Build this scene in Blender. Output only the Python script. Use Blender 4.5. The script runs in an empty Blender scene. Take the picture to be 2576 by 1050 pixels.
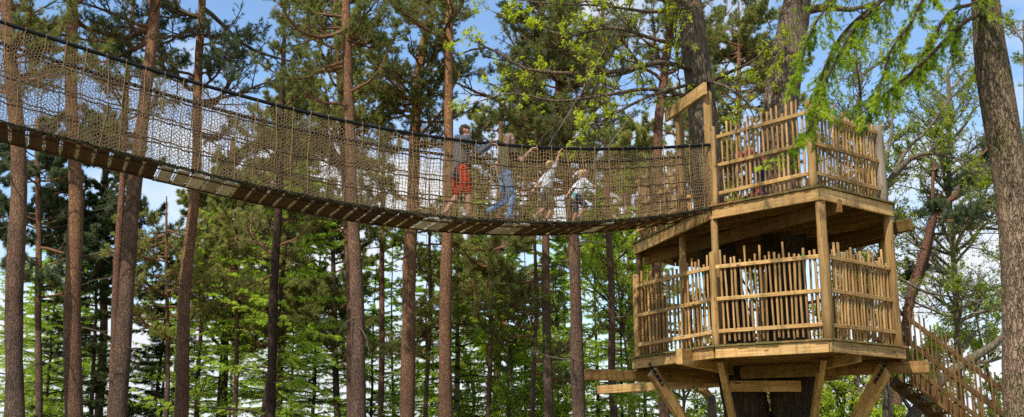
import bpy, math, random
import numpy as np
from mathutils import Vector, Matrix

S = bpy.context.scene
COL = S.collection
rad = math.radians

# ------------------------------------------------------------------ camera
F = 2762.0                      # focal length in pixels of a 2576 px wide frame
PITCH = rad(13.0)
EYE = np.array([0.0, 0.0, 1.6])
cam = bpy.data.cameras.new('camera')
cam.sensor_width = 36.0
cam.lens = 36.0 * F / 2576.0
cam.clip_start = 0.1
cam.clip_end = 3000
camo = bpy.data.objects.new('camera', cam)
COL.objects.link(camo)
camo.location = EYE
camo.rotation_euler = (rad(90) + PITCH, 0, 0)
S.camera = camo
cam.dof.use_dof = True
cam.dof.focus_distance = 21.0
cam.dof.aperture_fstop = 1.6


def ray(x, y):
    u, v = (x - 1288.0) / F, (525.0 - y) / F
    c, s = math.cos(PITCH), math.sin(PITCH)
    return np.array([u, c - s * v, s + c * v])


def PD(x, y, Y):
    d = ray(x, y)
    return EYE + d * (Y / d[1])


def K(x, y, z):
    d = ray(x, y)
    return EYE + d * ((z - EYE[2]) / d[2])


def px2r(w, Y):
    return 0.5 * w / F * Y * 0.94


# ------------------------------------------------------------------ tagging
def tag(o, label=None, cat=None, group=None, kind=None):
    if label: o['label'] = label
    if cat: o['category'] = cat
    if group: o['group'] = group
    if kind: o['kind'] = kind
    return o


def thing(name, label, cat, loc=(0, 0, 0), group=None, rz=0.0):
    o = bpy.data.objects.new(name, None)
    o.empty_display_size = 0.2
    COL.objects.link(o)
    o.location = loc
    o.rotation_euler = (0, 0, rz)
    return tag(o, label, cat, group)


def link(name, me, mat, parent=None):
    o = bpy.data.objects.new(name, me)
    COL.objects.link(o)
    if mat is not None:
        me.materials.append(mat)
    if parent is not None:
        o.parent = parent
    return o


def origin(parent):
    p = np.zeros(3)
    while parent is not None:
        p = p + np.array(parent.location)
        parent = parent.parent
    return p


# ------------------------------------------------------------------ mesh tools
def raw_mesh(name, V, Fc, smooth=False, attrs=None):
    """V (n,3); Fc (m,k) with one face size."""
    V = np.ascontiguousarray(V, dtype=np.float32)
    Fc = np.ascontiguousarray(Fc, dtype=np.int32)
    me = bpy.data.meshes.new(name)
    m, k = Fc.shape
    me.vertices.add(len(V))
    me.vertices.foreach_set('co', V.ravel())
    me.loops.add(m * k)
    me.loops.foreach_set('vertex_index', Fc.ravel())
    me.polygons.add(m)
    me.polygons.foreach_set('loop_start', np.arange(0, m * k, k, dtype=np.int32))
    try:
        me.polygons.foreach_set('loop_total', np.full(m, k, dtype=np.int32))
    except Exception:
        pass
    if smooth:
        me.polygons.foreach_set('use_smooth', np.ones(m, dtype=bool))
    for an, (typ, data) in (attrs or {}).items():
        a = me.attributes.new(an, typ, 'POINT')
        a.data.foreach_set('vector' if typ == 'FLOAT_VECTOR' else 'value',
                           np.ascontiguousarray(data, dtype=np.float32).ravel())
    me.update(calc_edges=True)
    return me


class MB:
    """collects shapes with a wood-grain coordinate, builds ONE mesh"""
    def __init__(self, seed=0):
        self.v, self.f, self.g, self.sm = [], [], [], []
        self.rng = random.Random(seed)

    def add(self, vs, fs, gs, smooth=False):
        b = len(self.v)
        self.v += [tuple(map(float, p)) for p in vs]
        self.g += [tuple(map(float, p)) for p in gs]
        self.f += [tuple(i + b for i in f) for f in fs]
        self.sm += [smooth] * len(fs)

    def beam(self, p0, p1, w, h, up=(0, 0, 1), bev=0.008):
        p0, p1, up = np.array(p0, float), np.array(p1, float), np.array(up, float)
        d = p1 - p0
        L = np.linalg.norm(d)
        d = d / L
        s = np.cross(d, up); s /= np.linalg.norm(s)
        u = np.cross(s, d)
        a, b = w / 2, h / 2
        e = min(bev, a * .4, b * .4)
        ring = [(-a + e, -b), (a - e, -b), (a, -b + e), (a, b - e), (a - e, b), (-a + e, b), (-a, b - e), (-a, -b + e)]
        o = [self.rng.uniform(-50, 50) for _ in range(3)]
        vs, gs = [], []
        stations = [(0, .92), (e / L, 1), (1 - e / L, 1), (1, .92)]
        for t, q in stations:
            for (x, y) in ring:
                if q < 1:
                    x2 = math.copysign(abs(x) - e * .7, x) if abs(x) > e else x
                    y2 = math.copysign(abs(y) - e * .7, y) if abs(y) > e else y
                else:
                    x2, y2 = x, y
                vs.append(p0 + d * (t * L) + s * x2 + u * y2)
                gs.append((t * L + o[0], x2 + o[1], y2 + o[2]))
        fs = []
        for k in range(3):
            for i in range(8):
                j = (i + 1) % 8
                fs.append((k * 8 + i, k * 8 + j, k * 8 + 8 + j, k * 8 + 8 + i))
        fs.append(tuple(range(7, -1, -1)))
        fs.append(tuple(range(24, 32)))
        self.add(vs, fs, gs)

    def pole(self, pts, rs, n=10, dome=True):
        pts = [np.array(p, float) for p in pts]
        if not hasattr(rs, '__len__'):
            rs = [rs] * len(pts)
        if dome:
            d0 = pts[1] - pts[0]; d0 /= np.linalg.norm(d0)
            d1 = pts[-1] - pts[-2]; d1 /= np.linalg.norm(d1)
            r0, r1 = rs[0], rs[-1]
            pts = [pts[0] , pts[0] + d0 * r0 * .25] + pts[1:-1] + [pts[-1] - d1 * r1 * .25, pts[-1]]
            rs = [r0 * .8, r0] + list(rs[1:-1]) + [r1, r1 * .78]
        o = [self.rng.uniform(-50, 50) for _ in range(3)]
        vs, gs = [], []
        L = 0
        ref = np.array([0.3, 1, 0.1]) if abs((pts[-1] - pts[0])[2]) > .5 * np.linalg.norm(pts[-1] - pts[0]) else np.array([0, 0.1, 1])
        for k, p in enumerate(pts):
            if k == 0: d = pts[1] - p
            elif k == len(pts) - 1: d = p - pts[k - 1]
            else: d = pts[k + 1] - pts[k - 1]
            d = d / np.linalg.norm(d)
            if k: L += np.linalg.norm(p - pts[k - 1])
            s = np.cross(d, ref); s /= np.linalg.norm(s)
            u = np.cross(s, d)
            for i in range(n):
                a = 2 * math.pi * i / n
                ca, sa = math.cos(a) * rs[k], math.sin(a) * rs[k]
                vs.append(p + s * ca + u * sa)
                gs.append((L + o[0], ca + o[1], sa + o[2]))
        fs = []
        for k in range(len(pts) - 1):
            for i in range(n):
                j = (i + 1) % n
                fs.append((k * n + i, k * n + j, (k + 1) * n + j, (k + 1) * n + i))
        self.add(vs, fs, gs, True)
        m = (len(pts) - 1) * n
        self.add(vs[:n], [tuple(range(n - 1, -1, -1))], gs[:n])
        self.add(vs[m:], [tuple(range(n))], gs[m:])

    def prism(self, poly, z0, z1, along):
        o = [self.rng.uniform(-50, 50) for _ in range(3)]
        n = len(poly)
        along = np.array(along)
        perp = np.array([-along[1], along[0]])
        vs, gs = [], []
        for z in (z0, z1):
            for p in poly:
                p = np.array(p[:2])
                vs.append((p[0], p[1], z))
                gs.append((p @ along + o[0], p @ perp + o[1], z + o[2]))
        fs = [tuple(range(n - 1, -1, -1)), tuple(range(n, 2 * n))]
        for i in range(n):
            j = (i + 1) % n
            fs.append((i, j, n + j, n + i))
        self.add(vs, fs, gs)

    def build(self, name, mat, parent=None):
        o = origin(parent)
        me = bpy.data.meshes.new(name)
        V = np.array(self.v) - o
        me.from_pydata([tuple(p) for p in V], [], self.f)
        a = me.attributes.new('grain', 'FLOAT_VECTOR', 'POINT')
        a.data.foreach_set('vector', np.array(self.g, dtype=np.float32).ravel())
        me.polygons.foreach_set('use_smooth', self.sm)
        me.update()
        return link(name, me, mat, parent)


def norm(a):
    return a / np.maximum(np.linalg.norm(a, axis=-1, keepdims=True), 1e-9)


def seg_arrays(P0, P1, R0, R1, n=3):
    P0, P1 = np.asarray(P0, float), np.asarray(P1, float)
    R0, R1 = np.asarray(R0, float), np.asarray(R1, float)
    D = norm(P1 - P0)
    ref = np.where(np.abs(D[:, 2:3]) > .8, np.array([[1., 0, 0]]), np.array([[0, 0, 1.]]))
    s = norm(np.cross(D, ref))
    u = np.cross(s, D)
    a = 2 * np.pi * np.arange(n) / n
    off = s[:, None, :] * np.cos(a)[None, :, None] + u[:, None, :] * np.sin(a)[None, :, None]
    V = np.stack([P0[:, None, :] + off * R0[:, None, None], P1[:, None, :] + off * R1[:, None, None]], 1)
    M = len(P0)
    base = (np.arange(M) * 2 * n)[:, None]
    i = np.arange(n); j = (i + 1) % n
    q = np.stack([i, j, n + j, n + i], -1)
    Fc = (base[:, :, None] + q[None]).reshape(-1, 4)
    return V.reshape(-1, 3), Fc


def join(parts):
    V, Fc, b = [], [], 0
    for v, f in parts:
        V.append(v); Fc.append(f + b); b += len(v)
    return np.concatenate(V), np.concatenate(Fc)


def seg_obj(name, P0, P1, R0, R1, n, mat, parent, jit=0):
    V, Fc = seg_arrays(P0, P1, R0, R1, n)
    return link(name, raw_mesh(name, V - origin(parent), Fc, True), mat, parent)


def tube_arrays(path, rs, n=16, bump=0.0, seed=0):
    path = np.asarray(path, float)
    rs = np.asarray(rs, float)
    m = len(path)
    D = np.gradient(path, axis=0)
    D = norm(D)
    ref = np.array([0.0, 1.0, 0.0]) if abs(D[0, 1]) < .7 else np.array([1.0, 0, 0])
    s = norm(np.cross(D, ref))
    u = np.cross(s, D)
    a = 2 * np.pi * np.arange(n) / n
    R = np.repeat(rs[:, None], n, 1)
    if bump:
        r = np.random.default_rng(seed)
        R = R * (1 + bump * r.normal(size=(m, n)) + bump * 1.6 * np.repeat(np.cumsum(r.normal(size=(m, 1)) * .25, 0), n, 1).clip(-1.5, 1.5))
    V = path[:, None, :] + (s[:, None, :] * np.cos(a)[None, :, None] + u[:, None, :] * np.sin(a)[None, :, None]) * R[..., None]
    k = (np.arange(m - 1) * n)[:, None]
    i = np.arange(n); j = (i + 1) % n
    Fc = np.stack([k + i, k + j, k + n + j, k + n + i], -1).reshape(-1, 4)
    return V.reshape(-1, 3), Fc


def smooth_path(pts, step):
    """Catmull-Rom resample of control points (k,d)"""
    P = np.asarray(pts, float)
    if len(P) == 2:
        n = max(2, int(np.linalg.norm(P[1, :3] - P[0, :3]) / step) + 1)
        t = np.linspace(0, 1, n)[:, None]
        return P[0] * (1 - t) + P[1] * t
    Q = np.vstack([2 * P[0] - P[1], P, 2 * P[-1] - P[-2]])
    out = []
    for i in range(1, len(Q) - 2):
        a, b, c, d = Q[i - 1], Q[i], Q[i + 1], Q[i + 2]
        n = max(1, int(np.linalg.norm(c[:3] - b[:3]) / step))
        for t in np.arange(n) / n:
            out.append(.5 * ((2 * b) + (-a + c) * t + (2 * a - 5 * b + 4 * c - d) * t * t + (-a + 3 * b - 3 * c + d) * t ** 3))
    out.append(P[-1])
    return np.array(out)


# ------------------------------------------------------------------ materials
class NT:
    def __init__(self, name):
        self.m = bpy.data.materials.new(name)
        self.m.use_nodes = True
        self.t = self.m.node_tree
        self.t.nodes.clear()

    def n(self, typ, **kw):
        nd = self.t.nodes.new(typ)
        for k, v in kw.items():
            if k.startswith('i_'):
                key = k[2:]
                nd.inputs[int(key) if key.isdigit() else key.replace('_', ' ')].default_value = v
            else:
                setattr(nd, k, v)
        return nd

    def l(self, a, b):
        self.t.links.new(a, b)

    def ramp(self, fac, stops):
        r = self.n('ShaderNodeValToRGB')
        e = r.color_ramp.elements
        while len(e) < len(stops):
            e.new(0.5)
        for el, (p, c) in zip(e, stops):
            el.position = p
            el.color = (*c, 1)
        self.l(fac, r.inputs[0])
        return r.outputs[0]

    def mapped(self, vec, scale):
        m = self.n('ShaderNodeMapping')
        m.inputs['Scale'].default_value = scale
        self.l(vec, m.inputs['Vector'])
        return m.outputs[0]

    def noise(self, vec, scale, detail=4, rough=.55, dist=0.0):
        x = self.n('ShaderNodeTexNoise')
        x.inputs['Scale'].default_value = scale
        x.inputs['Detail'].default_value = detail
        x.inputs['Roughness'].default_value = rough
        x.inputs['Distortion'].default_value = dist
        if vec is not None:
            self.l(vec, x.inputs['Vector'])
        return x.outputs['Fac']

    def mix(self, fac, a, b, mode='MIX'):
        x = self.n('ShaderNodeMix', data_type='RGBA', blend_type=mode)
        for s, v in ((0, fac), (6, a), (7, b)):
            if isinstance(v, (int, float)):
                x.inputs[s].default_value = v
            elif isinstance(v, tuple):
                x.inputs[s].default_value = (*v, 1)
            else:
                self.l(v, x.inputs[s])
        return x.outputs[2]

    def out(self, col, rough=.8, bump=None, bstr=.4, bdist=.02, spec=.2):
        b = self.n('ShaderNodeBsdfPrincipled')
        if isinstance(col, tuple):
            b.inputs['Base Color'].default_value = (*col, 1)
        else:
            self.l(col, b.inputs['Base Color'])
        b.inputs['Roughness'].default_value = rough
        b.inputs['Specular IOR Level'].default_value = spec
        if bump is not None:
            n = self.n('ShaderNodeBump')
            n.inputs['Strength'].default_value = bstr
            n.inputs['Distance'].default_value = bdist
            self.l(bump, n.inputs['Height'])
            self.l(n.outputs[0], b.inputs['Normal'])
        o = self.n('ShaderNodeOutputMaterial')
        self.l(b.outputs[0], o.inputs[0])
        return self.m


def wood_mat(name, dark, mid, light, moss=0.0, mosscol=(.07, .09, .02), rough=.7):
    t = NT(name)
    a = t.n('ShaderNodeAttribute', attribute_name='grain')
    v = a.outputs['Vector']
    g = t.noise(t.mapped(v, (1.6, 55, 55)), 1.0, 4, .6, .6)
    g2 = t.noise(t.mapped(v, (.7, 9, 9)), 1.0, 3, .6, .3)
    k = t.noise(t.mapped(v, (5, 22, 22)), 1.0, 1, .5)
    big = t.noise(t.mapped(v, (.45, .45, .45)), 1.0, 2, .5)
    col = t.ramp(g, [(.3, dark), (.5, mid), (.72, light)])
    col = t.mix(.45, col, t.ramp(g2, [(.3, dark), (.5, mid), (.7, light)]))
    kn = t.ramp(k, [(.69, (1, 1, 1)), (.73, (.36, .24, .16))])
    col = t.mix(1.0, col, kn, 'MULTIPLY')
    col = t.mix(.85, col, t.ramp(big, [(.3, (.6, .58, .55)), (.7, (1.2, 1.12, 1.02))]), 'MULTIPLY')
    gp = t.n('ShaderNodeNewGeometry')
    st = t.noise(t.mapped(gp.outputs['Position'], (9, 9, .9)), 1.0, 5, .7)
    col = t.mix(.8, col, t.ramp(st, [(.34, (.52, .5, .46)), (.5, (1, 1, 1))]), 'MULTIPLY')
    oi = t.n('ShaderNodeObjectInfo')
    col = t.mix(1.0, col, t.ramp(oi.outputs['Random'], [(0.0, (.66, .62, .58)), (.5, (.95, .95, .95)), (1.0, (1.14, 1.12, 1.12))]), 'MULTIPLY')
    if moss:
        geo = t.n('ShaderNodeNewGeometry')
        mn = t.noise(geo.outputs['Position'], 3.0, 5, .7)
        col = t.mix(t.ramp(mn, [(.62 - moss * .3, (0, 0, 0)), (.75 - moss * .3, (moss, moss, moss))]), col, mosscol)
    return t.out(col, rough, g, .25, .01)


def bark_mat(name, low, high, z0, z1, crack, scale=6.0, stretch=.28, moss=0.0, bs=.9):
    t = NT(name)
    tc = t.n('ShaderNodeTexCoord')
    v = tc.outputs['Object']
    vm = t.mapped(v, (1, 1, stretch))
    wob = t.n('ShaderNodeTexNoise'); wob.inputs['Scale'].default_value = scale * .8
    t.l(vm, wob.inputs['Vector'])
    vv = t.n('ShaderNodeMix', data_type='VECTOR')
    vv.inputs[0].default_value = .12
    t.l(vm, vv.inputs[4]); t.l(wob.outputs['Color'], vv.inputs[5])
    vo = t.n('ShaderNodeTexVoronoi', feature='DISTANCE_TO_EDGE')
    vo.inputs['Scale'].default_value = scale
    t.l(vv.outputs[1], vo.inputs['Vector'])
    pl = t.ramp(vo.outputs['Distance'], [(0.0, (0, 0, 0)), (.16, (1, 1, 1))])
    geo = t.n('ShaderNodeNewGeometry')
    sep = t.n('ShaderNodeSeparateXYZ'); t.l(geo.outputs['Position'], sep.inputs[0])
    mr = t.n('ShaderNodeMapRange'); mr.inputs[1].default_value = z0; mr.inputs[2].default_value = z1
    t.l(sep.outputs['Z'], mr.inputs[0])
    n1 = t.noise(vm, scale * .35, 5, .65)
    addn = t.n('ShaderNodeMath', operation='MULTIPLY_ADD')
    t.l(n1, addn.inputs[0]); addn.inputs[1].default_value = .9; addn.inputs[2].default_value = -.45
    ad2 = t.n('ShaderNodeMath', operation='ADD', use_clamp=True)
    t.l(mr.outputs[0], ad2.inputs[0]); t.l(addn.outputs[0], ad2.inputs[1])
    col = t.mix(ad2.outputs[0], low, high)
    n2 = t.noise(vm, scale * 2.6, 5, .7)
    col = t.mix(.8, col, t.ramp(n2, [(.28, (.38, .38, .38)), (.5, (.95, .95, .95)), (.70, (1.65, 1.6, 1.5))]), 'MULTIPLY')
    big = t.noise(v, .8, 3, .6)
    col = t.mix(.7, col, t.ramp(big, [(.3, (.45, .46, .49)), (.66, (1.4, 1.3, 1.2))]), 'MULTIPLY')
    brk = t.noise(vm, scale * .7, 3, .6)
    pm = t.n('ShaderNodeMath', operation='MULTIPLY')
    inv = t.ramp(pl, [(0, (1, 1, 1)), (1, (0, 0, 0))])
    t.l(inv, pm.inputs[0]); t.l(t.ramp(brk, [(.35, (0, 0, 0)), (.62, (.6, .6, .6))]), pm.inputs[1])
    col = t.mix(pm.outputs[0], col, crack)
    if moss:
        mn = t.noise(v, 2.2, 5, .7)
        col = t.mix(t.ramp(mn, [(.5, (0, 0, 0)), (.66, (moss, moss, moss))]), col, (.10, .11, .025))
    hb = t.mix(.4, pl, n2)
    return t.out(col, .9, hb, bs, .03, .1)


def leaf_mat(name, dark, mid, light, trans=.35, tcol=1.3):
    t = NT(name)
    a = t.n('ShaderNodeAttribute', attribute_name='tint')
    col = t.ramp(a.outputs['Fac'], [(0.0, dark), (.5, mid), (1.0, light)])
    d = t.n('ShaderNodeBsdfDiffuse'); t.l(col, d.inputs[0])
    tr = t.n('ShaderNodeBsdfTranslucent')
    c2 = t.mix(1.0, col, (tcol, tcol, tcol * .6), 'MULTIPLY')
    t.l(c2, tr.inputs[0])
    mx = t.n('ShaderNodeMixShader'); mx.inputs[0].default_value = trans
    t.l(d.outputs[0], mx.inputs[1]); t.l(tr.outputs[0], mx.inputs[2])
    o = t.n('ShaderNodeOutputMaterial'); t.l(mx.outputs[0], o.inputs[0])
    return t.m


def plain_mat(name, col, var=.25, scale=20.0, rough=.8, bstr=.2, spec=.2):
    t = NT(name)
    tc = t.n('ShaderNodeTexCoord')
    n = t.noise(tc.outputs['Object'], scale, 4, .6)
    lo, hi = tuple(c * (1 - var) for c in col), tuple(min(1, c * (1 + var)) for c in col)
    return t.out(t.ramp(n, [(.3, lo), (.7, hi)]), rough, n, bstr, .01, spec)


M = {}
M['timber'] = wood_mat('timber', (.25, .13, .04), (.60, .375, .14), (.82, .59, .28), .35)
M['stair'] = wood_mat('shaded_stair_wood', (.085, .043, .015), (.18, .10, .037), (.27, .165, .068), .3)  # timber tone darkened to carry the shade over the staircase
M['timber_shade'] = wood_mat('shaded_timber', (.15, .075, .023), (.29, .16, .053), (.41, .25, .095), .4)  # darker copy of the timber, with the shade under the decks in its colour
M['pale'] = wood_mat('pale_wood', (.21, .105, .036), (.49, .295, .11), (.74, .51, .235), .1)
M['post'] = wood_mat('post_wood', (.22, .12, .04), (.40, .25, .092), (.56, .385, .175), .15)
M['grey_post'] = wood_mat('weathered_post_wood', (.2, .16, .11), (.32, .27, .2), (.42, .37, .29), .1)
M['deck'] = wood_mat('deck_wood', (.17, .09, .032), (.33, .19, .07), (.46, .29, .12), .75, (.10, .11, .03))
M['plank'] = wood_mat('bridge_plank_wood', (.035, .014, .005), (.08, .035, .012), (.15, .072, .026), .12, (.055, .075, .015))
M['plank_new'] = wood_mat('new_plank_wood', (.07, .03, .01), (.14, .065, .022), (.23, .12, .043), .1, (.055, .07, .015))
M['plank_grey'] = wood_mat('grey_plank_wood', (.5, .48, .46), (.66, .64, .62), (.78, .76, .73), 0, (.2, .2, .1))
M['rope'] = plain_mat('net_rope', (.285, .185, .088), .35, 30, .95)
M['rope_shade'] = plain_mat('shaded_net_rope', (.19, .128, .068), .35, 30, .95)  # net rope darkened to paint in the shade on the bridge's left part
M['rope_sunlit'] = plain_mat('sunlit_lashing_rope', (.5, .46, .2), .4, 25, .95)  # lashing rope coloured brighter, for sunlight showing in the plank gaps
M['rope_dark'] = plain_mat('dark_rope', (.085, .055, .035), .3, 30, .9)
M['rope_edge'] = plain_mat('edge_rope', (.04, .036, .016), .7, 14, .95)
M['handrail'] = plain_mat('handrail_rope', (.012, .012, .014), .6, 40, .85, .8)
M['steel'] = plain_mat('black_steel', (.015, .015, .018), .3, 15, .45, .1, .4)
M['bolt'] = plain_mat('bolt_steel', (.35, .34, .32), .2, 15, .4)
M['wire'] = plain_mat('cable_steel', (.22, .21, .2), .2, 15, .5)
M['bark_pine'] = bark_mat('pine_bark', (0.130, 0.089, 0.067), (0.334, 0.174, 0.087), 4, 15, (.03, .019, .014), 18, .34)
M['bark_pine_warm'] = bark_mat('warm_pine_bark', (0.163, 0.096, 0.061), (0.362, 0.189, 0.090), 3, 12, (.035, .02, .013), 19, .4)
M['bark_red'] = bark_mat('red_pine_bark', (.15, .088, .062), (.215, .112, .07), 3, 10, (.05, .026, .018), 18, .35)
M['bark_dark'] = bark_mat('dark_bark', (.06, .04, .03), (.085, .055, .038), 3, 12, (.02, .013, .01), 13, .3)
M['bark_oak'] = bark_mat('oak_bark', (0.058, 0.044, 0.033), (0.203, 0.155, 0.108), 6, 9, (.018, .013, .01), 15, .18, .2, 1.3)  # near-black low tone paints the shade inside the lower storey
M['bark_larch'] = bark_mat('larch_bark', (0.333, 0.228, 0.162), (0.228, 0.176, 0.105), 2, 7, (.035, .024, .016), 24, .3, .7, 1.3)
M['bark_grey'] = bark_mat('grey_bark', (.17, .14, .10), (.2, .165, .115), 2, 12, (.06, .045, .03), 9, .4, .4)
M['twig'] = plain_mat('twig_bark', (.13, .095, .065), .3, 6, .9)
M['twig_dark'] = plain_mat('dark_twig_bark', (.05, .035, .025), .3, 6, .9)
M['twig_red'] = plain_mat('red_limb_bark', (.19, .095, .05), .35, 6, .9)
M['twig_grey'] = plain_mat('grey_limb_bark', (.23, .2, .145), .35, 6, .9)
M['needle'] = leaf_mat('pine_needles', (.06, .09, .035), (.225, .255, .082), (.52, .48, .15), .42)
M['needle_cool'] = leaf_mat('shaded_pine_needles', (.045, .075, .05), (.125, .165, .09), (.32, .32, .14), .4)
M['needle_dark'] = leaf_mat('spruce_needles', (.02, .04, .018), (.065, .095, .036), (.18, .2, .06), .3)
M['larch'] = leaf_mat('larch_needles', (.15, .25, .03), (.46, .62, .075), (.74, .82, .16), .55)
M['larch_near'] = leaf_mat('fresh_larch_needles', (.10, .18, .015), (.31, .44, .04), (.60, .70, .08), .5)
M['oak_leaf'] = leaf_mat('young_oak_leaves', (.26, .32, .02), (.46, .53, .04), (.66, .68, .07), .5)
M['leaf_green'] = leaf_mat('bush_leaves', (.15, .24, .03), (.45, .57, .07), (.7, .74, .12), .55)
M['bud'] = leaf_mat('opening_leaves', (.13, .18, .02), (.27, .34, .04), (.48, .52, .07), .45)

# skin / cloth
M['skin'] = plain_mat('skin', (.55, .31, .22), .12, 12, .6, .05)
M['skin_tan'] = plain_mat('tanned_skin', (.5, .27, .18), .12, 12, .6, .05)
M['hoodie'] = plain_mat('grey_hoodie_cloth', (.085, .09, .10), .35, 40, .95)
M['red_cloth'] = plain_mat('red_shorts_cloth', (.52, .045, .022), .2, 25, .9)
M['denim'] = plain_mat('blue_denim', (.17, .33, .55), .25, 22, .95)
M['denim_dark'] = plain_mat('dark_denim', (.05, .085, .15), .3, 22, .95)
M['khaki'] = plain_mat('khaki_cloth', (.13, .12, .075), .3, 22, .95)
M['olive'] = plain_mat('olive_cloth', (.075, .075, .045), .3, 22, .95)
M['white_cloth'] = plain_mat('white_shirt_cloth', (.85, .86, .88), .12, 22, .95)
M['pale_cloth'] = plain_mat('pale_grey_shirt_cloth', (.66, .68, .7), .15, 18, .95)
M['teal_cloth'] = plain_mat('teal_cloth', (.09, .5, .42), .2, 18, .95)
M['pink_cloth'] = plain_mat('red_pink_cloth', (.42, .085, .085), .2, 18, .95)
M['hair_brown'] = plain_mat('brown_hair', (.06, .035, .02), .5, 60, .7)
M['hair_long'] = plain_mat('light_brown_hair', (.2, .12, .08), .5, 60, .6)
M['hair_blond'] = plain_mat('blond_hair', (.5, .33, .16), .4, 60, .6)
M['shoe'] = plain_mat('shoe_leather', (.12, .075, .05), .3, 20, .7)
M['shoe_light'] = plain_mat('light_trainer_fabric', (.45, .36, .33), .3, 20, .7)
M['eye'] = plain_mat('eye_dark', (.02, .015, .012), .1, 10, .2)
M['green_tape'] = plain_mat('green_tape', (.01, .42, .05), .1, 10, .5)
M['plaid'] = plain_mat('red_white_plaid_cloth', (.42, .1, .12), .9, 18, .9)


# ------------------------------------------------------------------ world + sun
SUN_DIR = np.array([-.48, -.877, 0.0]); SUN_DIR /= np.linalg.norm(SUN_DIR)
SUN_EL = rad(51)
sd = np.array([SUN_DIR[0] * math.cos(SUN_EL), SUN_DIR[1] * math.cos(SUN_EL), math.sin(SUN_EL)])
W = bpy.data.worlds.new('World')
S.world = W
W.use_nodes = True
wt = W.node_tree
wt.nodes.clear()
sky = wt.nodes.new('ShaderNodeTexSky')
sky.sky_type = 'NISHITA'
sky.sun_disc = False
sky.sun_elevation = SUN_EL
sky.sun_rotation = math.atan2(sd[0], sd[1])
sky.air_density = 1.1
sky.dust_density = .4
sky.ozone_density = 2.5
tc = wt.nodes.new('ShaderNodeTexCoord')
mp = wt.nodes.new('ShaderNodeMapping')
mp.inputs['Scale'].default_value = (1, 1, 1.9)
mp.inputs['Location'].default_value = (3.15, .2, .35)
wt.links.new(tc.outputs['Generated'], mp.inputs[0])
nz = wt.nodes.new('ShaderNodeTexNoise')
nz.inputs['Scale'].default_value = 4.2
nz.inputs['Detail'].default_value = 7
nz.inputs['Roughness'].default_value = .55
wt.links.new(mp.outputs[0], nz.inputs['Vector'])
sp = wt.nodes.new('ShaderNodeSeparateXYZ')
wt.links.new(tc.outputs['Generated'], sp.inputs[0])
# more cloud low down
mr = wt.nodes.new('ShaderNodeMapRange')
mr.inputs[1].default_value = .02; mr.inputs[2].default_value = .40
mr.inputs[3].default_value = .17; mr.inputs[4].default_value = -.03
wt.links.new(sp.outputs['Z'], mr.inputs[0])
ad = wt.nodes.new('ShaderNodeMath'); ad.operation = 'ADD'
wt.links.new(nz.outputs['Fac'], ad.inputs[0]); wt.links.new(mr.outputs[0], ad.inputs[1])
rp = wt.nodes.new('ShaderNodeValToRGB')
rp.color_ramp.elements[0].position = .50; rp.color_ramp.elements[0].color = (.02, .02, .02, 1)
rp.color_ramp.elements[1].position = .66; rp.color_ramp.elements[1].color = (1, 1, 1, 1)
wt.links.new(ad.outputs[0], rp.inputs[0])
bg1 = wt.nodes.new('ShaderNodeBackground')
bg1.inputs['Strength'].default_value = .15
hsv = wt.nodes.new('ShaderNodeHueSaturation')
hsv.inputs['Saturation'].default_value = 1.08
hsv.inputs['Value'].default_value = 1.42
wt.links.new(sky.outputs[0], hsv.inputs['Color'])
wt.links.new(hsv.outputs[0], bg1.inputs[0])
bg2 = wt.nodes.new('ShaderNodeBackground')
bg2.inputs['Color'].default_value = (.93, .96, 1.0, 1)
bg2.inputs['Strength'].default_value = 1.0
mxw = wt.nodes.new('ShaderNodeMixShader')
wt.links.new(rp.outputs[0], mxw.inputs[0])
wt.links.new(bg1.outputs[0], mxw.inputs[1]); wt.links.new(bg2.outputs[0], mxw.inputs[2])
wo = wt.nodes.new('ShaderNodeOutputWorld')
wt.links.new(mxw.outputs[0], wo.inputs[0])

sun = bpy.data.lights.new('sun', 'SUN')
sun.energy = 5.0
sun.angle = rad(.5)
sun.color = (1.0, .94, .84)
suno = bpy.data.objects.new('sun', sun)
COL.objects.link(suno)
suno.rotation_euler = Vector(sd).to_track_quat('Z', 'Y').to_euler()
suno.location = (-20, -30, 40)

S.view_settings.view_transform = 'Standard'
S.view_settings.look = 'None'
S.view_settings.exposure = 0
S.cycles.max_bounces = 5
S.cycles.diffuse_bounces = 3
S.cycles.transmission_bounces = 3
S.cycles.glossy_bounces = 2
S.cycles.use_denoising = False

# ------------------------------------------------------------------ ground
def make_ground():
    t = NT('forest_floor')
    g = t.n('ShaderNodeNewGeometry')
    n1 = t.noise(g.outputs['Position'], .25, 5, .6)
    n2 = t.noise(g.outputs['Position'], 6, 5, .7)
    c = t.mix(t.ramp(n1, [(.4, (0, 0, 0)), (.6, (1, 1, 1))]), (.27, .19, .105), (.13, .15, .05))
    c = t.mix(.8, c, t.ramp(n2, [(.3, (.5, .5, .5)), (.7, (1.4, 1.35, 1.3))]), 'MULTIPLY')
    m = t.out(c, .95, n2, .6, .05, .1)
    N, R = 64, 900.0
    rings = [0.5, 5, 12, 22, 35, 55, 90, 160, 320, R]
    rng = np.random.default_rng(5)
    V = [(0, 0, 0)]
    for r in rings:
        for i in range(N):
            a = 2 * math.pi * i / N
            V.append((r * math.cos(a), r * math.sin(a), (rng.normal() * .05 if r > 4 else 0)))
    f = [(0, 1 + i, 1 + (i + 1) % N) for i in range(N)]
    for k in range(len(rings) - 1):
        b = 1 + k * N
        for i in range(N):
            j = (i + 1) % N
            f.append((b + i, b + N + i, b + N + j)); f.append((b + i, b + N + j, b + j))
    o = link('ground', raw_mesh('ground', np.array(V), np.array(f), True), m)
    tag(o, kind='structure')


make_ground()

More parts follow.
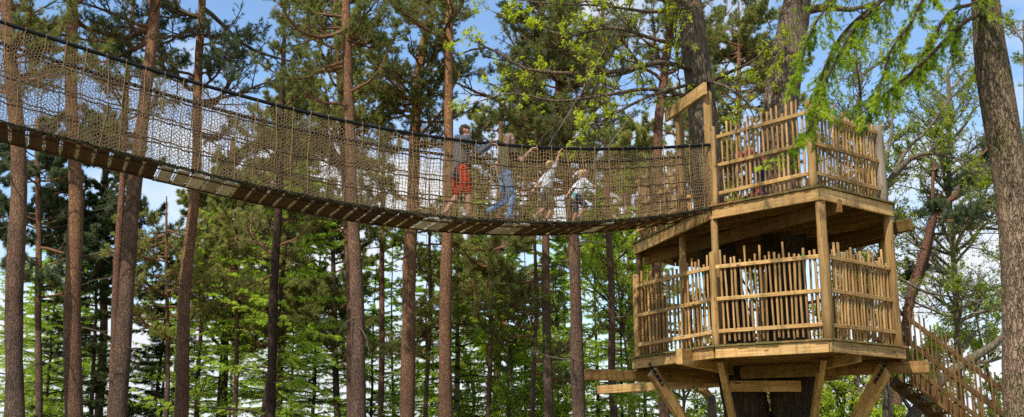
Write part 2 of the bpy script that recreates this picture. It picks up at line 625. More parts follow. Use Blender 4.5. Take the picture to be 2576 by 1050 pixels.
# ------------------------------------------------------------------ treehouse
ZL, ZU = 3.84, 6.77
uA, uC, uN, uR = (K(1593, 612, ZU), K(1785, 518, ZU), K(2065, 465, ZU), K(2245, 510, ZU))
lA, lC, lN, lR = (K(1590, 899, ZL), K(1792, 869, ZL), K(2090, 851, ZL), K(2278, 871, ZL))
U_POLY = [p[:2] for p in (uA, uC, uN, uR)] + [uR[:2] + np.array([.75, 2.6]), uA[:2] + np.array([3.6, 2.2]), uA[:2] + np.array([1.2, 1.6])]
L_POLY = [p[:2] for p in (lA, lC, lN, lR)] + [lR[:2] + np.array([.65, 3.0]), lA[:2] + np.array([4.0, 4.1]), lA[:2] + np.array([1.2, 3.4])]


def clip(poly, nrm, d):
    """keep nrm.p <= d"""
    out = []
    n = len(poly)
    for i in range(n):
        a, b = poly[i], poly[(i + 1) % n]
        da, db = nrm @ a - d, nrm @ b - d
        if da <= 0: out.append(a)
        if da * db < 0:
            out.append(a + (b - a) * (da / (da - db)))
    return out


def grow(poly, e):
    c = sum(poly) / len(poly)
    return [c + (p - c) * (1 + e / np.linalg.norm(p - c)) for p in poly]


def line_clip(poly, nrm, d, along):
    """segment of line nrm.p=d inside convex poly"""
    ts = []
    n = len(poly)
    for i in range(n):
        a, b = poly[i], poly[(i + 1) % n]
        da, db = nrm @ a - d, nrm @ b - d
        if da * db < 0:
            ts.append(a + (b - a) * (da / (da - db)))
    if len(ts) < 2: return None
    ts.sort(key=lambda p: p @ along)
    return ts[0], ts[-1]


TH = thing('treehouse', 'two-storey golden timber treehouse with pale stake fences built around two oak trunks', 'treehouse',
           (5.2, 24.0, 0))


def deck(poly, z, along, seed):
    rng = np.random.default_rng(seed)
    along = along / np.linalg.norm(along)
    perp = np.array([-along[1], along[0]])
    big = grow(poly, .05)
    ds = [perp @ p for p in big]
    d = min(ds)
    mb = MB(seed)
    while d < max(ds):
        w = .115
        pc = clip(clip(big, perp, d + w - .003), -perp, -d)
        if len(pc) >= 3:
            jit = rng.uniform(-.012, .018)
            c = sum(pc) / len(pc)
            pc = [c + (p - c) * (1 + jit / max(.2, np.linalg.norm(p - c))) for p in pc]
            dz = rng.uniform(-.003, .003)
            mb.prism(pc, z - .038 + dz, z + dz, along)
        d += w
    mb.build('deck_boards', M['deck'], TH)
    # joists
    mb = MB(seed + 1)
    ds = [along @ p for p in poly]
    d = min(ds) + .35
    inner = grow(poly, -.06)
    while d < max(ds) - .2:
        sg = line_clip(inner, along, d, perp)
        if sg is not None:
            a, b = sg
            if np.linalg.norm(b - a) > .3:
                mb2 = MB(seed + int(d * 10))
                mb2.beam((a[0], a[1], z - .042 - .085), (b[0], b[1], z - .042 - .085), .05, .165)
                mb2.build('joist', M['timber_shade'], TH)
        d += .52


def fascia(poly, z, h, seed):
    n = len(poly)
    for i in range(n):
        a, b = poly[i], poly[(i + 1) % n]
        mb = MB(seed + i)
        e = (b - a) / np.linalg.norm(b - a)
        nn = np.array([e[1], -e[0]])
        if nn @ (a - sum(poly) / n) < 0: nn = -nn
        # butt joints: every second board runs past
        a2, b2 = a - nn * .025 + e * (.003 if i % 2 else .05), b - nn * .025 - e * (.003 if i % 2 else .05)
        if i % 2 == 0:
            a2, b2 = a - nn * .025 + e * .002, b - nn * .025 + e * .0
        else:
            a2, b2 = a - nn * .025 + e * .05, b - nn * .025 - e * .05
        mb.beam((a2[0], a2[1], z - .044 - h / 2), (b2[0], b2[1], z - .044 - h / 2), .05, h)
        mb.build('fascia_board', M['timber'], TH)


eCN = (uN - uC)[:2] / np.linalg.norm((uN - uC)[:2])
fascia(U_POLY, ZU, .245, 10)
fascia(L_POLY, ZL, .215, 30)
deck(U_POLY, ZU, np.array([-eCN[1], eCN[0]]), 50)
deck(L_POLY, ZL, np.array([.35, .94]), 60)


def beam_part(name, p0, p1, w, h, mat='timber_shade', seed=0, parent=None):
    mb = MB(seed)
    mb.beam(p0, p1, w, h)
    return mb.build(name, M[mat], parent or TH)


zu2 = ZU - .20
# big bearers below the upper deck
a, b = K(1622, 640, zu2), K(2113, 500, zu2)
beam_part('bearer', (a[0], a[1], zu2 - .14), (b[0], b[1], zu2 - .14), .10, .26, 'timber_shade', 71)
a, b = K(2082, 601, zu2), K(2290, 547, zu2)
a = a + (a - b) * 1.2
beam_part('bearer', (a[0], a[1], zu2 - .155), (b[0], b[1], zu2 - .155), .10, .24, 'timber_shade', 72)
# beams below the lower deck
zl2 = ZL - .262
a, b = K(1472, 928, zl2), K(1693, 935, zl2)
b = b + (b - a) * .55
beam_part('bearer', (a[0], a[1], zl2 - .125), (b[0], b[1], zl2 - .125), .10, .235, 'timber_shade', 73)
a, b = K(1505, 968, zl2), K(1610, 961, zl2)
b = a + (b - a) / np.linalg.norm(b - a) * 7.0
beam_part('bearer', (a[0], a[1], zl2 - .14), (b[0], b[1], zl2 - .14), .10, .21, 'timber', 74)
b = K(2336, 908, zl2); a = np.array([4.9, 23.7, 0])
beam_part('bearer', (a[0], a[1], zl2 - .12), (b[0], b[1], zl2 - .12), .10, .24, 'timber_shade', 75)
# short tie in front of the two trunks
a, b = PD(1838, 972, 23.95), PD(2014, 972, 23.95)
beam_part('tie_beam', a, b, .09, .235, 'timber', 76)
# radial cantilever beams through the front
zc = ZL - .05
a, b = K(1727, 881, zc), K(1910, 925, zc)
a = a + (a - b) / np.linalg.norm(a - b) * .42
a[2] = b[2] = zc - .16
beam_part('cantilever_beam', a, b, .13, .31, 'timber', 77)
a2, b2 = K(2146, 872, zc), K(1930, 925, zc)
a2 = a2 + (a2 - b2) / np.linalg.norm(a2 - b2) * .22
a2[2] = b2[2] = zc - .165
beam_part('cantilever_beam', a2, b2, .13, .31, 'timber', 78)

# raking braces down to the trunks
def brace(top, bot, seed, w=.10, h=.2):
    d = bot - top
    bot2 = top + d * (1 + max(0, (bot[2] - 1.25) / max(.2, top[2] - bot[2])))
    side = np.cross(d, np.array([0, 0, 1.])); side /= np.linalg.norm(side)
    up = np.cross(side, d); up /= np.linalg.norm(up)
    mb = MB(seed)
    mb.beam(top, bot2, w, h, up)
    o = mb.build('brace', M['timber'], TH)
    u = d / np.linalg.norm(d)
    toc = EYE - top
    # steel strap bolted across the joint, on the face that looks at the viewer's side
    sgn = 1 if side @ toc > 0 else -1
    q = side * sgn * (w / 2 + .004)
    mb = MB(seed + 1)
    mb.beam(top - u * .22 + q, top + u * .38 + q, .008, .075, up, .002)
    st = mb.build('steel_strap', M['steel'], o)
    for k in range(5):
        c = top + u * (-.16 + .12 * k) + q * 1.02
        mb = MB(k)
        mb.pole([c, c + side * sgn * .012], .013, 8, False)
        mb.build('bolt', M['bolt'], o)


def trunk_pt(px, py):
    return PD(px, py, 24.5)


brace(PD(1640, 935, 23.2), PD(1714, 1050, 23.75), 81, .12, .25)
brace(PD(1812, 905, 22.3), PD(1842, 1050, 23.2), 84, .12, .2)
brace(PD(2070, 900, 22.2), PD(2048, 1050, 23.2), 87, .12, .2)
brace(PD(2226, 930, 22.1), PD(2160, 1050, 23.0), 90, .12, .34)

# posts ------------------------------------------------------------
def post(name, xy, z0, z1, r, seed, mat='post', lean=(0, 0)):
    rng = random.Random(seed)
    n = 7
    pts, rs = [], []
    for k in range(n):
        t = k / (n - 1)
        pts.append((xy[0] + lean[0] * t + rng.uniform(-.006, .006), xy[1] + lean[1] * t + rng.uniform(-.006, .006), z0 + (z1 - z0) * t))
        rs.append(r * (1.04 - .08 * t) * rng.uniform(.985, 1.015))
    mb = MB(seed)
    mb.pole(pts, rs, 16)
    return mb.build(name, M[mat], TH)


def inset(poly, i, d):
    """corner i of the polygon, moved d inside both of its edges"""
    c = sum(poly) / len(poly)
    out = []
    for a, b in ((poly[i - 1], poly[i]), (poly[i], poly[(i + 1) % len(poly)])):
        e = (b - a) / np.linalg.norm(b - a)
        m = np.array([e[1], -e[0]])
        if m @ (c - a) < 0: m = -m
        out.append((m, m @ a + d))
    return np.linalg.solve(np.array([out[0][0], out[1][0]]), np.array([out[0][1], out[1][1]]))


lP1, lP2 = inset(L_POLY, 0, .12), inset(L_POLY, 1, .12)
tP2, lP3, lP4 = inset(U_POLY, 1, .11), inset(U_POLY, 2, .12), inset(U_POLY, 3, .12)
uM = K(1703, 563, ZU)[:2]
zun = ZU - .21
post('fence_post', lP1, ZL, ZL + 1.83, .078, 101)
post('fence_post', lP2, ZL, ZL + 1.88, .075, 102)
post('tall_post', tP2, ZL, zun, .078, 103)
post('tall_post', lP3, ZL, zun, .098, 104)
post('tall_post', lP4, ZL, zun, .098, 105)
post('tall_post', uM + (uC - uA)[:2] * 0 + np.array([.12, .05]), ZL, zun, .08, 106)
post('tall_post', inset(U_POLY, 0, .12), ZL, zun, .085, 107)
post('tall_post', inset(U_POLY, 4, .12), ZL, zun, .09, 108)
post('tall_post', inset(U_POLY, 5, .12), ZL, zun, .09, 109)

eAC = (uC - uA)[:2] / np.linalg.norm((uC - uA)[:2])
nAC = np.array([eAC[1], -eAC[0]])
if nAC[0] > 0: nAC = -nAC
D1 = uC[:2] - eAC * .10 - nAC * .10
DOORW = 1.42
D0 = D1 - eAC * DOORW
post('door_post', D1, ZU, ZU + 2.52, .095, 111)
post('door_post', D0, ZU, ZU + 2.50, .098, 112)
post('fence_post', uC[:2] + eCN * .12 - nAC * .0 + np.array([.05, .12]), ZU, ZU + 1.72, .06, 113)
uNp = uN[:2] + np.array([-.10, .16])
uRp = uR[:2] + np.array([-.16, .10])
post('fence_post', uNp, ZU, ZU + 1.74, .078, 114)
post('fence_post', uRp, ZU, ZU + 1.66, .095, 115, 'grey_post')
ha, hb = D0 - eAC * .42 + nAC * .13, D1 + eAC * .20 + nAC * .13
mb = MB(116)
mb.beam((ha[0], ha[1], ZU + 2.53), (hb[0], hb[1], ZU + 2.53), .07, .27)
mb.build('door_lintel', M['timber'], TH)


# fence panels -------------------------------------------------------
def fence(p, q, z, n, rails, top, seed, stuff=False, name='fence_panel', gap=.10, slope=None, tape=None):
    rng = random.Random(seed)
    p, q = np.array(p[:2]), np.array(q[:2])
    L = np.linalg.norm(q - p)
    e = (q - p) / L
    nn = np.array([e[1], -e[0]])
    if nn @ (EYE[:2] - p) < 0: nn = -nn
    out = nn if not stuff else nn
    mb = MB(seed)
    for r in rails:
        a, b = p + e * gap * .6 + out * .03, q - e * gap * .6 + out * .03
        j = rng.uniform(-.012, .012)
        mb.beam((a[0], a[1], z + r + j), (b[0], b[1], z + r + rng.uniform(-.012, .012)), .038, .078)
    panel = mb.build(name, M['timber'], TH)
    many = MB(seed + 7)
    for i in range(n):
        t = (i + .5 + rng.uniform(-.18, .18)) / n
        c = p + e * (gap + (L - 2 * gap) * t) - out * .016
        tz = z + rng.uniform(*top)
        bz = z + rng.uniform(.02, .09)
        r = rng.uniform(.020, .027)
        dx = rng.uniform(-.035, .035)
        pts, rs = [], []
        for k in range(6):
            s = k / 5
            cc = c + e * (dx * (s - .5) + rng.uniform(-.006, .006))
            pts.append((cc[0], cc[1], bz + (tz - bz) * s))
            rs.append(r * rng.uniform(.93, 1.07))
        m = many if stuff else MB(seed * 100 + i)
        m.pole(pts, rs, 8)
        if not stuff:
            po = m.build('pale', M['pale'], panel)
            if tape and i in tape:
                tb = MB(i)
                zt = tz - .17
                cc = c + e * dx * .4
                tb.pole([(cc[0], cc[1], zt - .035), (cc[0], cc[1], zt + .035)], r * 1.15, 10, False)
                to = tb.build('green_tape', M['green_tape'], panel)
    if stuff:
        s = many.build('pale', M['pale'], panel)


RL = (.27, .92, 1.56)
RU = (.28, .88, 1.50)
fence(lP1, lP2, ZL, 19, RL, (1.66, 1.96), 201, gap=.13, tape=(17,))
fence(lP2, lP3, ZL, 20, RL, (1.64, 1.96), 202, gap=.12, tape=(17,))
fence(lP3, lP4, ZL, 19, RL, (1.66, 1.96), 203, gap=.12)
fence(np.array(D1) + np.array([.12, .02]), uNp, ZU, 18, RU, (1.56, 1.86), 204, gap=.12)
fence(uNp, uRp, ZU, 18, RU, (1.56, 1.86), 205, gap=.12, tape=(6,))
bu = grow([np.array(p) for p in U_POLY], -.12)
bl = grow([np.array(p) for p in L_POLY], -.2)
fence(bu[3], bu[4], ZU, 20, RU, (1.5, 1.8), 206, True)
fence(bu[4], bu[5], ZU, 26, RU, (1.5, 1.8), 207, True)
fence(bu[5], bu[6], ZU, 20, RU, (1.5, 1.8), 208, True)
fence(bu[6], bu[0], ZU, 14, RU, (1.5, 1.8), 209, True)
fence(bu[0], D0, ZU, 16, RU, (1.5, 1.8), 210, True)
fence(bl[4], bl[5], ZL, 24, RL, (1.5, 1.95), 212, True)
fence(bl[5], bl[6], ZL, 22, RL, (1.5, 1.95), 213, True)
fence(bl[6], lP1, ZL, 22, RL, (1.5, 1.95), 214, True)
# little metal hook on the left fascia
hk = PD(1682, 893, 0) if False else K(1680, 886, ZL - .02)
hp = np.array([hk[0], hk[1], ZL - .12])
hp[:2] += (np.array([-.9, -.44]) * .03)
mb = MB(5)
mb.pole([hp + [-.05, -.02, .03], hp + [.02, -.04, .035], hp + [.06, -.05, 0], hp + [.07, -.05, -.08]], .008, 6)
mb.build('hook', M['steel'], TH)

# ------------------------------------------------------------------ staircase
ST0 = PD(2300, 956, 22.7)
SDIR = np.array([1.0, .04, 0]); SDIR /= np.linalg.norm(SDIR)
SLOPE = .80
SW = 1.05
STR = thing('staircase', 'brown timber staircase with stake balusters descending right from the lower deck', 'staircase', (ST0[0], ST0[1], 0))
sback = np.array([-SDIR[1], SDIR[0], 0])


def spt(t, up=0.0, side=0.0):
    return ST0 + SDIR * t + np.array([0, 0, -SLOPE * t + up]) + sback * side


TEND = (ST0[2] + .1) / SLOPE - .05
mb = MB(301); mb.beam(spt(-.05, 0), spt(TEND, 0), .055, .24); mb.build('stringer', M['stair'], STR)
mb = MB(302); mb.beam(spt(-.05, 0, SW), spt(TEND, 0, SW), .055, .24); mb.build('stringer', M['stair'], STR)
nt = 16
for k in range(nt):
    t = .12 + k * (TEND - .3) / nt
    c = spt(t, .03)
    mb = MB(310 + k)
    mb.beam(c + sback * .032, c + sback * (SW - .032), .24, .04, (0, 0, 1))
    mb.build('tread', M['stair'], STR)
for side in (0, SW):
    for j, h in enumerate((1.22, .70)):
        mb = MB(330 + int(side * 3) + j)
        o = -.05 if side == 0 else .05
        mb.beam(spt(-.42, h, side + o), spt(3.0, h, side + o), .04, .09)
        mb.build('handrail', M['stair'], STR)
rg = random.Random(9)
for side in (0, SW):
    for k in range(31 if side == 0 else 22):
        t = -.36 + k * 3.3 / (31 if side == 0 else 22) + rg.uniform(-.015, .015)
        o = -.09 if side == 0 else .09
        b0, b1 = rg.uniform(-.12, .05), 1.22 + rg.uniform(.16, .30)
        mb = MB(340 + k)
        dx = rg.uniform(-.008, .008)
        mb.pole([spt(t, b0, side + o), spt(t + .01, .4, side + o) + SDIR * dx, spt(t, .8, side + o), spt(t, b1, side + o) - SDIR * dx], .019, 8)
        mb.build('baluster', M['stair'], STR)
for side in (-.09, SW + .09):
    c = spt(2.62, 0, side)
    mb = MB(390)
    mb.pole([(c[0], c[1], 0), (c[0], c[1], c[2] * .5), (c[0], c[1], c[2] + 1.05)], .085, 14)
    mb.build('newel_post', M['stair'], STR)

# ------------------------------------------------------------------ rope bridge
# near edge runs in a vertical plane from the door corner to the left, coming closer
E0 = np.array([uC[0], uC[1]]) + nAC * .04 + eAC * .02
EL = PD(0, 310, 16.8)[:2]
BD = (EL - E0) / np.linalg.norm(EL - E0)
BP = np.array([-BD[1], BD[0]])           # away from the viewer
if BP[1] < 0: BP = -BP


def VP(x, y):
    """pixel -> (s, z) on the near vertical plane"""
    d = ray(x, y)
    A = np.array([[d[0], -BD[0]], [d[1], -BD[1]]])
    t, s = np.linalg.solve(A, E0 - EYE[:2])
    return s, EYE[2] + t * d[2]


deck_px = [(0, 307), (66, 325), (235, 366), (435, 417), (603, 460), (671, 473), (850, 508), (1006, 532), (1122, 546), (1217, 556),
           (1323, 560), (1463, 558), (1569, 553), (1674, 541), (1762, 529)]
rail_px = [(0, 54), (107, 89), (271, 143), (435, 194), (671, 256), (860, 299), (1006, 333), (1126, 353), (1258, 364), (1427, 373), (1602, 373), (1772, 366)]
dk = np.array([VP(*p) for p in deck_px]); rl = np.array([VP(*p) for p in rail_px])
dfit = np.polyfit(dk[:, 0], dk[:, 1], 4)
rfit = np.polyfit(rl[:, 0], rl[:, 1], 4)
SMAX = VP(0, 307)[0] + 2.4
BW = 1.05
SEDGE = VP(0, 307)[0]


def clampfit(fit, s):
    s = np.asarray(s, float)
    e = SEDGE + .3
    z = np.polyval(fit, np.minimum(s, e))
    sl = np.polyval(np.polyder(fit), e)
    return z + np.where(s > e, (s - e) * sl, 0)


def zdeck(s): return clampfit(dfit, s)
def zrail(s): return clampfit(rfit, s)


def bpt(s, w, z):
    s = np.asarray(s, float)
    xy = E0 + BD * s[..., None] + BP * (np.asarray(w) + np.zeros_like(s))[..., None]
    return np.concatenate([xy, (np.asarray(z) + np.zeros_like(s))[..., None]], -1)


BR = thing('rope_bridge', 'long sagging rope bridge with plank deck and brown rope net sides reaching the treehouse', 'rope bridge',
           tuple(bpt(np.array(6.0), .5, 0.0)))
BO = origin(BR)
ss = np.linspace(-.1, SMAX, 90)
for w, nm in ((0.0, 'handrail_rope'), (BW, 'handrail_rope')):
    pth = bpt(ss, w, zrail(ss))
    V, Fc = tube_arrays(pth, np.full(len(ss), .033), 10, .03, 3)
    link(nm, raw_mesh(nm, V - BO, Fc, True), M['handrail'], BR)
# edge ropes / lacing along the deck
rng = np.random.default_rng(8)
for w in (-.02, BW + .02):
    P0, P1, R0 = [], [], []
    for st in range(3):
        q = np.linspace(-.05, SMAX, 420)
        a = q * 2 * np.pi / .13 + st * 2.1
        pp = bpt(q, w + .028 * np.cos(a), zdeck(q) - .01 + .03 * np.sin(a) + rng.normal(size=len(q)) * .006)
        P0.append(pp[:-1]); P1.append(pp[1:]); R0.append(np.full(len(q) - 1, .013))
    # loose knots
    q = rng.uniform(0, SMAX, 500)
    a = bpt(q, w + rng.normal(size=500) * .015, zdeck(q) - .01)
    dlt = rng.normal(size=(500, 3)) * np.array([.03, .03, .03])
    P0.append(a); P1.append(a + dlt); R0.append(np.full(500, .012))
    P0, P1, R0 = np.concatenate(P0), np.concatenate(P1), np.concatenate(R0)
    seg_obj('edge_rope', P0, P1, R0, R0, 4, M['rope_edge'], BR)

# planks
pitch = .262
s = .12
k = 0
rg = random.Random(4)
grey_px = [(415, 600), (1072, 1098), (1258, 1285), (1498, 1520)]
def col_px(s):
    p = bpt(np.array(s), 0.5, zdeck(s)) - EYE
    c_, s_ = math.cos(PITCH), math.sin(PITCH)
    return 1288 + F * p[0] / (p[1] * c_ + p[2] * s_)
while s < SMAX - .1:
    c = s + pitch * .44
    x = col_px(c)
    grey = any(a - 8 <= x <= b + 8 for a, b in grey_px)
    z0, z1 = zdeck(s) - .035, zdeck(s + pitch * .87) - .035
    a = bpt(np.array(s), -.03 + rg.uniform(-.02, .02), 0)
    d = bpt(np.array(s + pitch * .87), -.03, 0)
    mid = (a + d) / 2
    zc_ = (z0 + z1) / 2 + rg.uniform(-.006, .006)
    p0 = np.array([mid[0], mid[1], zc_]); p1 = p0 + np.array([*(BP * (BW + .06)), rg.uniform(-.008, .008)])
    tilt = np.array([BD[0] * pitch, BD[1] * pitch, z1 - z0])
    side = np.cross(p1 - p0, tilt); side /= np.linalg.norm(side)
    if side[2] < 0: side = -side
    mb = MB(1000 + k)
    mb.beam(p0, p1, pitch * rg.uniform(.75, .80), .04, side, .006)
    mb.build('plank', M['plank_grey' if grey else ('plank_new' if (x > 1000 and rg.random() < .55) else 'plank')], BR)
    # fixing ropes in the gap between planks
    s += pitch
    k += 1
# lashings in plank gaps
q = np.arange(.12 - .02, SMAX, pitch)
ww = np.linspace(0, BW, 9)
for qq in q:
    pp = bpt(np.full(9, qq) + rng.normal(size=9) * .004, ww, zdeck(qq) - .045 + rng.normal(size=9) * .008)
    R = .010 * rng.uniform(.7, 1.3, len(pp) - 1)
    seg_obj('plank_lashing', pp[:-1], pp[1:], R, R, 4, M['rope_sunlit'], BR)
# two bearing cables below the planks
for w in (.12, BW - .12):
    pth = bpt(ss, w, zdeck(ss) - .075)
    V, Fc = tube_arrays(pth, np.full(len(ss), .014), 6)
    link('bearing_cable', raw_mesh('bearing_cable', V - BO, Fc, True), M['rope_dark'], BR)


def net_panel(w, seed, mat, rr, bulge, sa, sb, hexa):
    rng = np.random.default_rng(seed)
    pitch_s = .048 if hexa else .058
    sv = np.arange(sa, sb + .01, pitch_s)
    if not hexa:
        sv = sa + (sb - sa) * ((sv - sv[0]) / (sv[-1] - sv[0])) ** 1.12
    ni = len(sv)
    nj = 46 if hexa else 21
    tj = np.linspace(0, 1, nj + 1)
    Sg, T = np.meshgrid(sv, tj, indexing='ij')
    ii, jj = np.meshgrid(np.arange(ni), np.arange(nj + 1), indexing='ij')
    cell = np.gradient(sv)[:, None]
    rf = np.random.default_rng(77 + int(w * 10))

    def field(fs, ft, amp):      # slow slack in the hang of the net
        f = 0
        for _ in range(7):
            a, b, c = rf.uniform(.3, 1) * fs, rf.uniform(-1, 1) * ft, rf.uniform(0, 6.28)
            f = f + np.sin(Sg * a + T * b * 6 + c)
        return f / 7 * amp
    sgn = np.where((ii + jj) % 2 == 0, 1.0, -1.0)
    Sx = Sg + sgn * cell * (.17 if hexa else .07) + field(5, 3, .11) * np.sin(T * math.pi) + rng.normal(size=Sg.shape) * (.007 if hexa else .005)
    z0, z1 = zdeck(Sx) + .0, zrail(Sx) - .02
    top = z1 - .05 * np.abs(np.sin(Sg * math.pi / .31))
    Z = z0 + (top - z0) * T + field(4, 4, .12) * np.sin(T * math.pi) + rng.normal(size=Sg.shape) * .005
    Wd = w + bulge * np.sin(T * math.pi) + field(4, 2, .14) * np.sin(T * math.pi)
    P = bpt(Sx, 0, Z)
    P[..., :2] += BP * Wd[..., None]
    hz = np.ones((ni - 1, nj + 1), bool) if not hexa else ((ii + jj) % 2 == 0)[:-1]
    P0 = np.concatenate([P[:-1][hz], P[:, :-1].reshape(-1, 3)])
    P1 = np.concatenate([P[1:][hz], P[:, 1:].reshape(-1, 3)])
    sx_ = np.concatenate([Sg[:-1][hz], Sg[:, :-1].ravel()])
    R = rr * (1 + .22 * np.clip((sx_ - 4.5) / 5.5, 0, 1)) * rng.uniform(.8, 1.2, len(P0))
    seg_obj('rope_net', P0, P1, R, R, 3, mat, BR)


def net(w, seed, mat, rr, bulge):
    rng = np.random.default_rng(seed)
    net_panel(w, seed, mat, rr, bulge, -.02, 6.8, False)
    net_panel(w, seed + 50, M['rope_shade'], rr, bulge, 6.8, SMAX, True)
    # hangers from handrail to deck
    hs = np.linspace(.1, SMAX - .1, 50)
    for h in hs:
        P0, P1 = [], []
        j = rng.normal() * .03
        m = 9
        t = np.linspace(0, 1, m)
        sx = h + j * np.sin(t * 3) + rng.normal(size=m) * .008
        z = zdeck(h) + (zrail(h) + .035 - zdeck(h)) * t
        pp = bpt(sx, 0, z)
        pp[:, :2] += BP * (w + bulge * np.sin(t * math.pi) - .012)[:, None]
        P0.append(pp[:-1]); P1.append(pp[1:])
        # knot round the rail
        c = bpt(np.array(h), w, zrail(h))
        for a in range(6):
            a0, a1 = a * math.pi / 3, (a + 1) * math.pi / 3
            q0 = c + np.array([*(BP * .042 * math.cos(a0)), .042 * math.sin(a0)]); q1 = c + np.array([*(BP * .042 * math.cos(a1)), .042 * math.sin(a1)])
            P0.append(q0[None]); P1.append(q1[None])
        P0, P1 = np.concatenate(P0), np.concatenate(P1)
        seg_obj('hanger_rope', P0, P1, np.full(len(P0), .0075), np.full(len(P0), .0075), 4, M['rope_dark'] if w > .5 else M['rope'], BR)
    # longitudinal ropes
    for t in (.2, .45, .72):
        q = np.linspace(0, SMAX, 160)
        z = zdeck(q) + (zrail(q) - zdeck(q)) * t + .012 * np.sin(q * 2 * math.pi / .31)
        pp = bpt(q, 0, z)
        pp[:, :2] += BP * (w + bulge * math.sin(t * math.pi) + .01)
        V, Fc = tube_arrays(pp, np.full(len(q), .0135), 5)
        link('line_rope', raw_mesh('line_rope', V - BO, Fc, True), M['rope_dark'], BR)


net(0.0, 21, M['rope'], .0047, -.05)
net(BW, 22, M['rope'], .0046, .05)

# guy cables from the bridge to the oak
def cable(p0, p1, label, r=.009):
    t = np.linspace(0, 1, 30)[:, None]
    pth = p0 * (1 - t) + p1 * t
    pth[:, 2] -= .10 * np.sin(t[:, 0] * math.pi)
    root = thing('guy_cable', label, 'cable', tuple(p0))
    V, Fc = tube_arrays(pth, np.full(30, r * .65), 6)
    link('wire', raw_mesh('wire', V - p0, Fc, True), M['wire'], root)
    d = (p1 - p0) / np.linalg.norm(p1 - p0)
    for a, b in ((.25, .62), ):
        V, Fc = tube_arrays(np.array([p0 + d * a, p0 + d * (a + .06), p0 + d * (b - .06), p0 + d * b]), [.012, .026, .026, .012], 8)
        link('turnbuckle', raw_mesh('turnbuckle', V - p0, Fc, True), M['steel'], root)


sA = VP(1412, 520)
pA = bpt(np.array(sA[0]), -.02, sA[1])
cable(np.array(pA), PD(1745, 60, 24.2), 'thin steel cable slanting up from the bridge net beside the running child', .008)
sB = VP(1376, 375)
cable(np.array(bpt(np.array(sB[0]), -.01, sB[1])), PD(1600, -30, 24.0), 'thin steel cable slanting up from the black handrail above the reaching child', .007)
# ------------------------------------------------------------------ people
def capsule(p0, r0, p1, r1, n=12):
    p0, p1 = np.array(p0, float), np.array(p1, float)
    d = p1 - p0
    L = np.linalg.norm(d)
    d = d / L if L > 1e-6 else np.array([0, 0, 1.])
    ref = np.array([1., 0, 0]) if abs(d[0]) < .8 else np.array([0, 1., 0])
    s = np.cross(d, ref); s /= np.linalg.norm(s)
    u = np.cross(s, d)
    rings = [(p0 - d * r0 * math.cos(a), r0 * math.sin(a)) for a in (.05, .5, 1.0)] + [(p0, r0), (p1, r1)] + \
            [(p1 + d * r1 * math.cos(a), r1 * math.sin(a)) for a in (1.0, .5, .05)]
    V, Fc = [], []
    for c, r in rings:
        for i in range(n):
            t = 2 * math.pi * i / n
            V.append(c + (s * math.cos(t) + u * math.sin(t)) * r)
    for k in range(len(rings) - 1):
        for i in range(n):
            j = (i + 1) % n
            Fc.append((k * n + i, k * n + j, k * n + n + j, k * n + n + i))
    m = (len(rings) - 1) * n
    Fc.append(tuple(range(n - 1, -1, -1))); Fc.append(tuple(range(m, m + n)))
    return V, Fc


def fuse(name, caps, mat, parent, vox=.009, it=3):
    """capsules -> one continuous skin"""
    V, Fc = [], []
    for c in caps:
        v, f = capsule(*c)
        b = len(V)
        V += [tuple(p) for p in v]
        Fc += [tuple(i + b for i in q) for q in f]
    me = bpy.data.meshes.new('tmp')
    me.from_pydata(V, [], Fc)
    o = bpy.data.objects.new('tmp', me)
    COL.objects.link(o)
    r = o.modifiers.new('r', 'REMESH'); r.mode = 'VOXEL'; r.voxel_size = vox; r.use_smooth_shade = True
    sm = o.modifiers.new('s', 'SMOOTH'); sm.factor = .5; sm.iterations = it
    dg = bpy.context.evaluated_depsgraph_get()
    m2 = bpy.data.meshes.new_from_object(o.evaluated_get(dg))
    m2.name = name
    bpy.data.objects.remove(o); bpy.data.meshes.remove(me)
    m2.materials.clear()
    return link(name, m2, mat, parent)


def A(*p): return np.array(p, float)


def hand(caps, wrist, d, nrm, thumb, k, curl):
    """palm, four curled fingers of unequal length, and a thumb from the side of the palm"""
    d, nrm, thumb = (v / np.linalg.norm(v) for v in (d, nrm, thumb))
    palm = wrist + d * .075 * k
    for off in (-.026, -.009, .009, .026):
        caps.append((wrist + thumb * off * .55 * k, .015 * k, palm + thumb * off * k, .0145 * k))
    for off, ln in ((.030, .072), (.010, .082), (-.010, .077), (-.030, .06)):
        a = palm + thumb * off * k
        b = a + (d * math.cos(curl) + nrm * math.sin(curl)) * ln * .5 * k
        c = b + (d * math.cos(2.1 * curl) + nrm * math.sin(2.1 * curl)) * ln * .5 * k
        caps.append((a, .0105 * k, b, .0095 * k)); caps.append((b, .0095 * k, c, .008 * k))
    t0 = wrist + d * .028 * k + thumb * .03 * k
    t1 = t0 + (d * .6 + thumb * .6 + nrm * .35) * .038 * k
    t2 = t1 + (d * .8 + nrm * .6) * .032 * k
    caps.append((t0, .013 * k, t1, .011 * k)); caps.append((t1, .011 * k, t2, .009 * k))


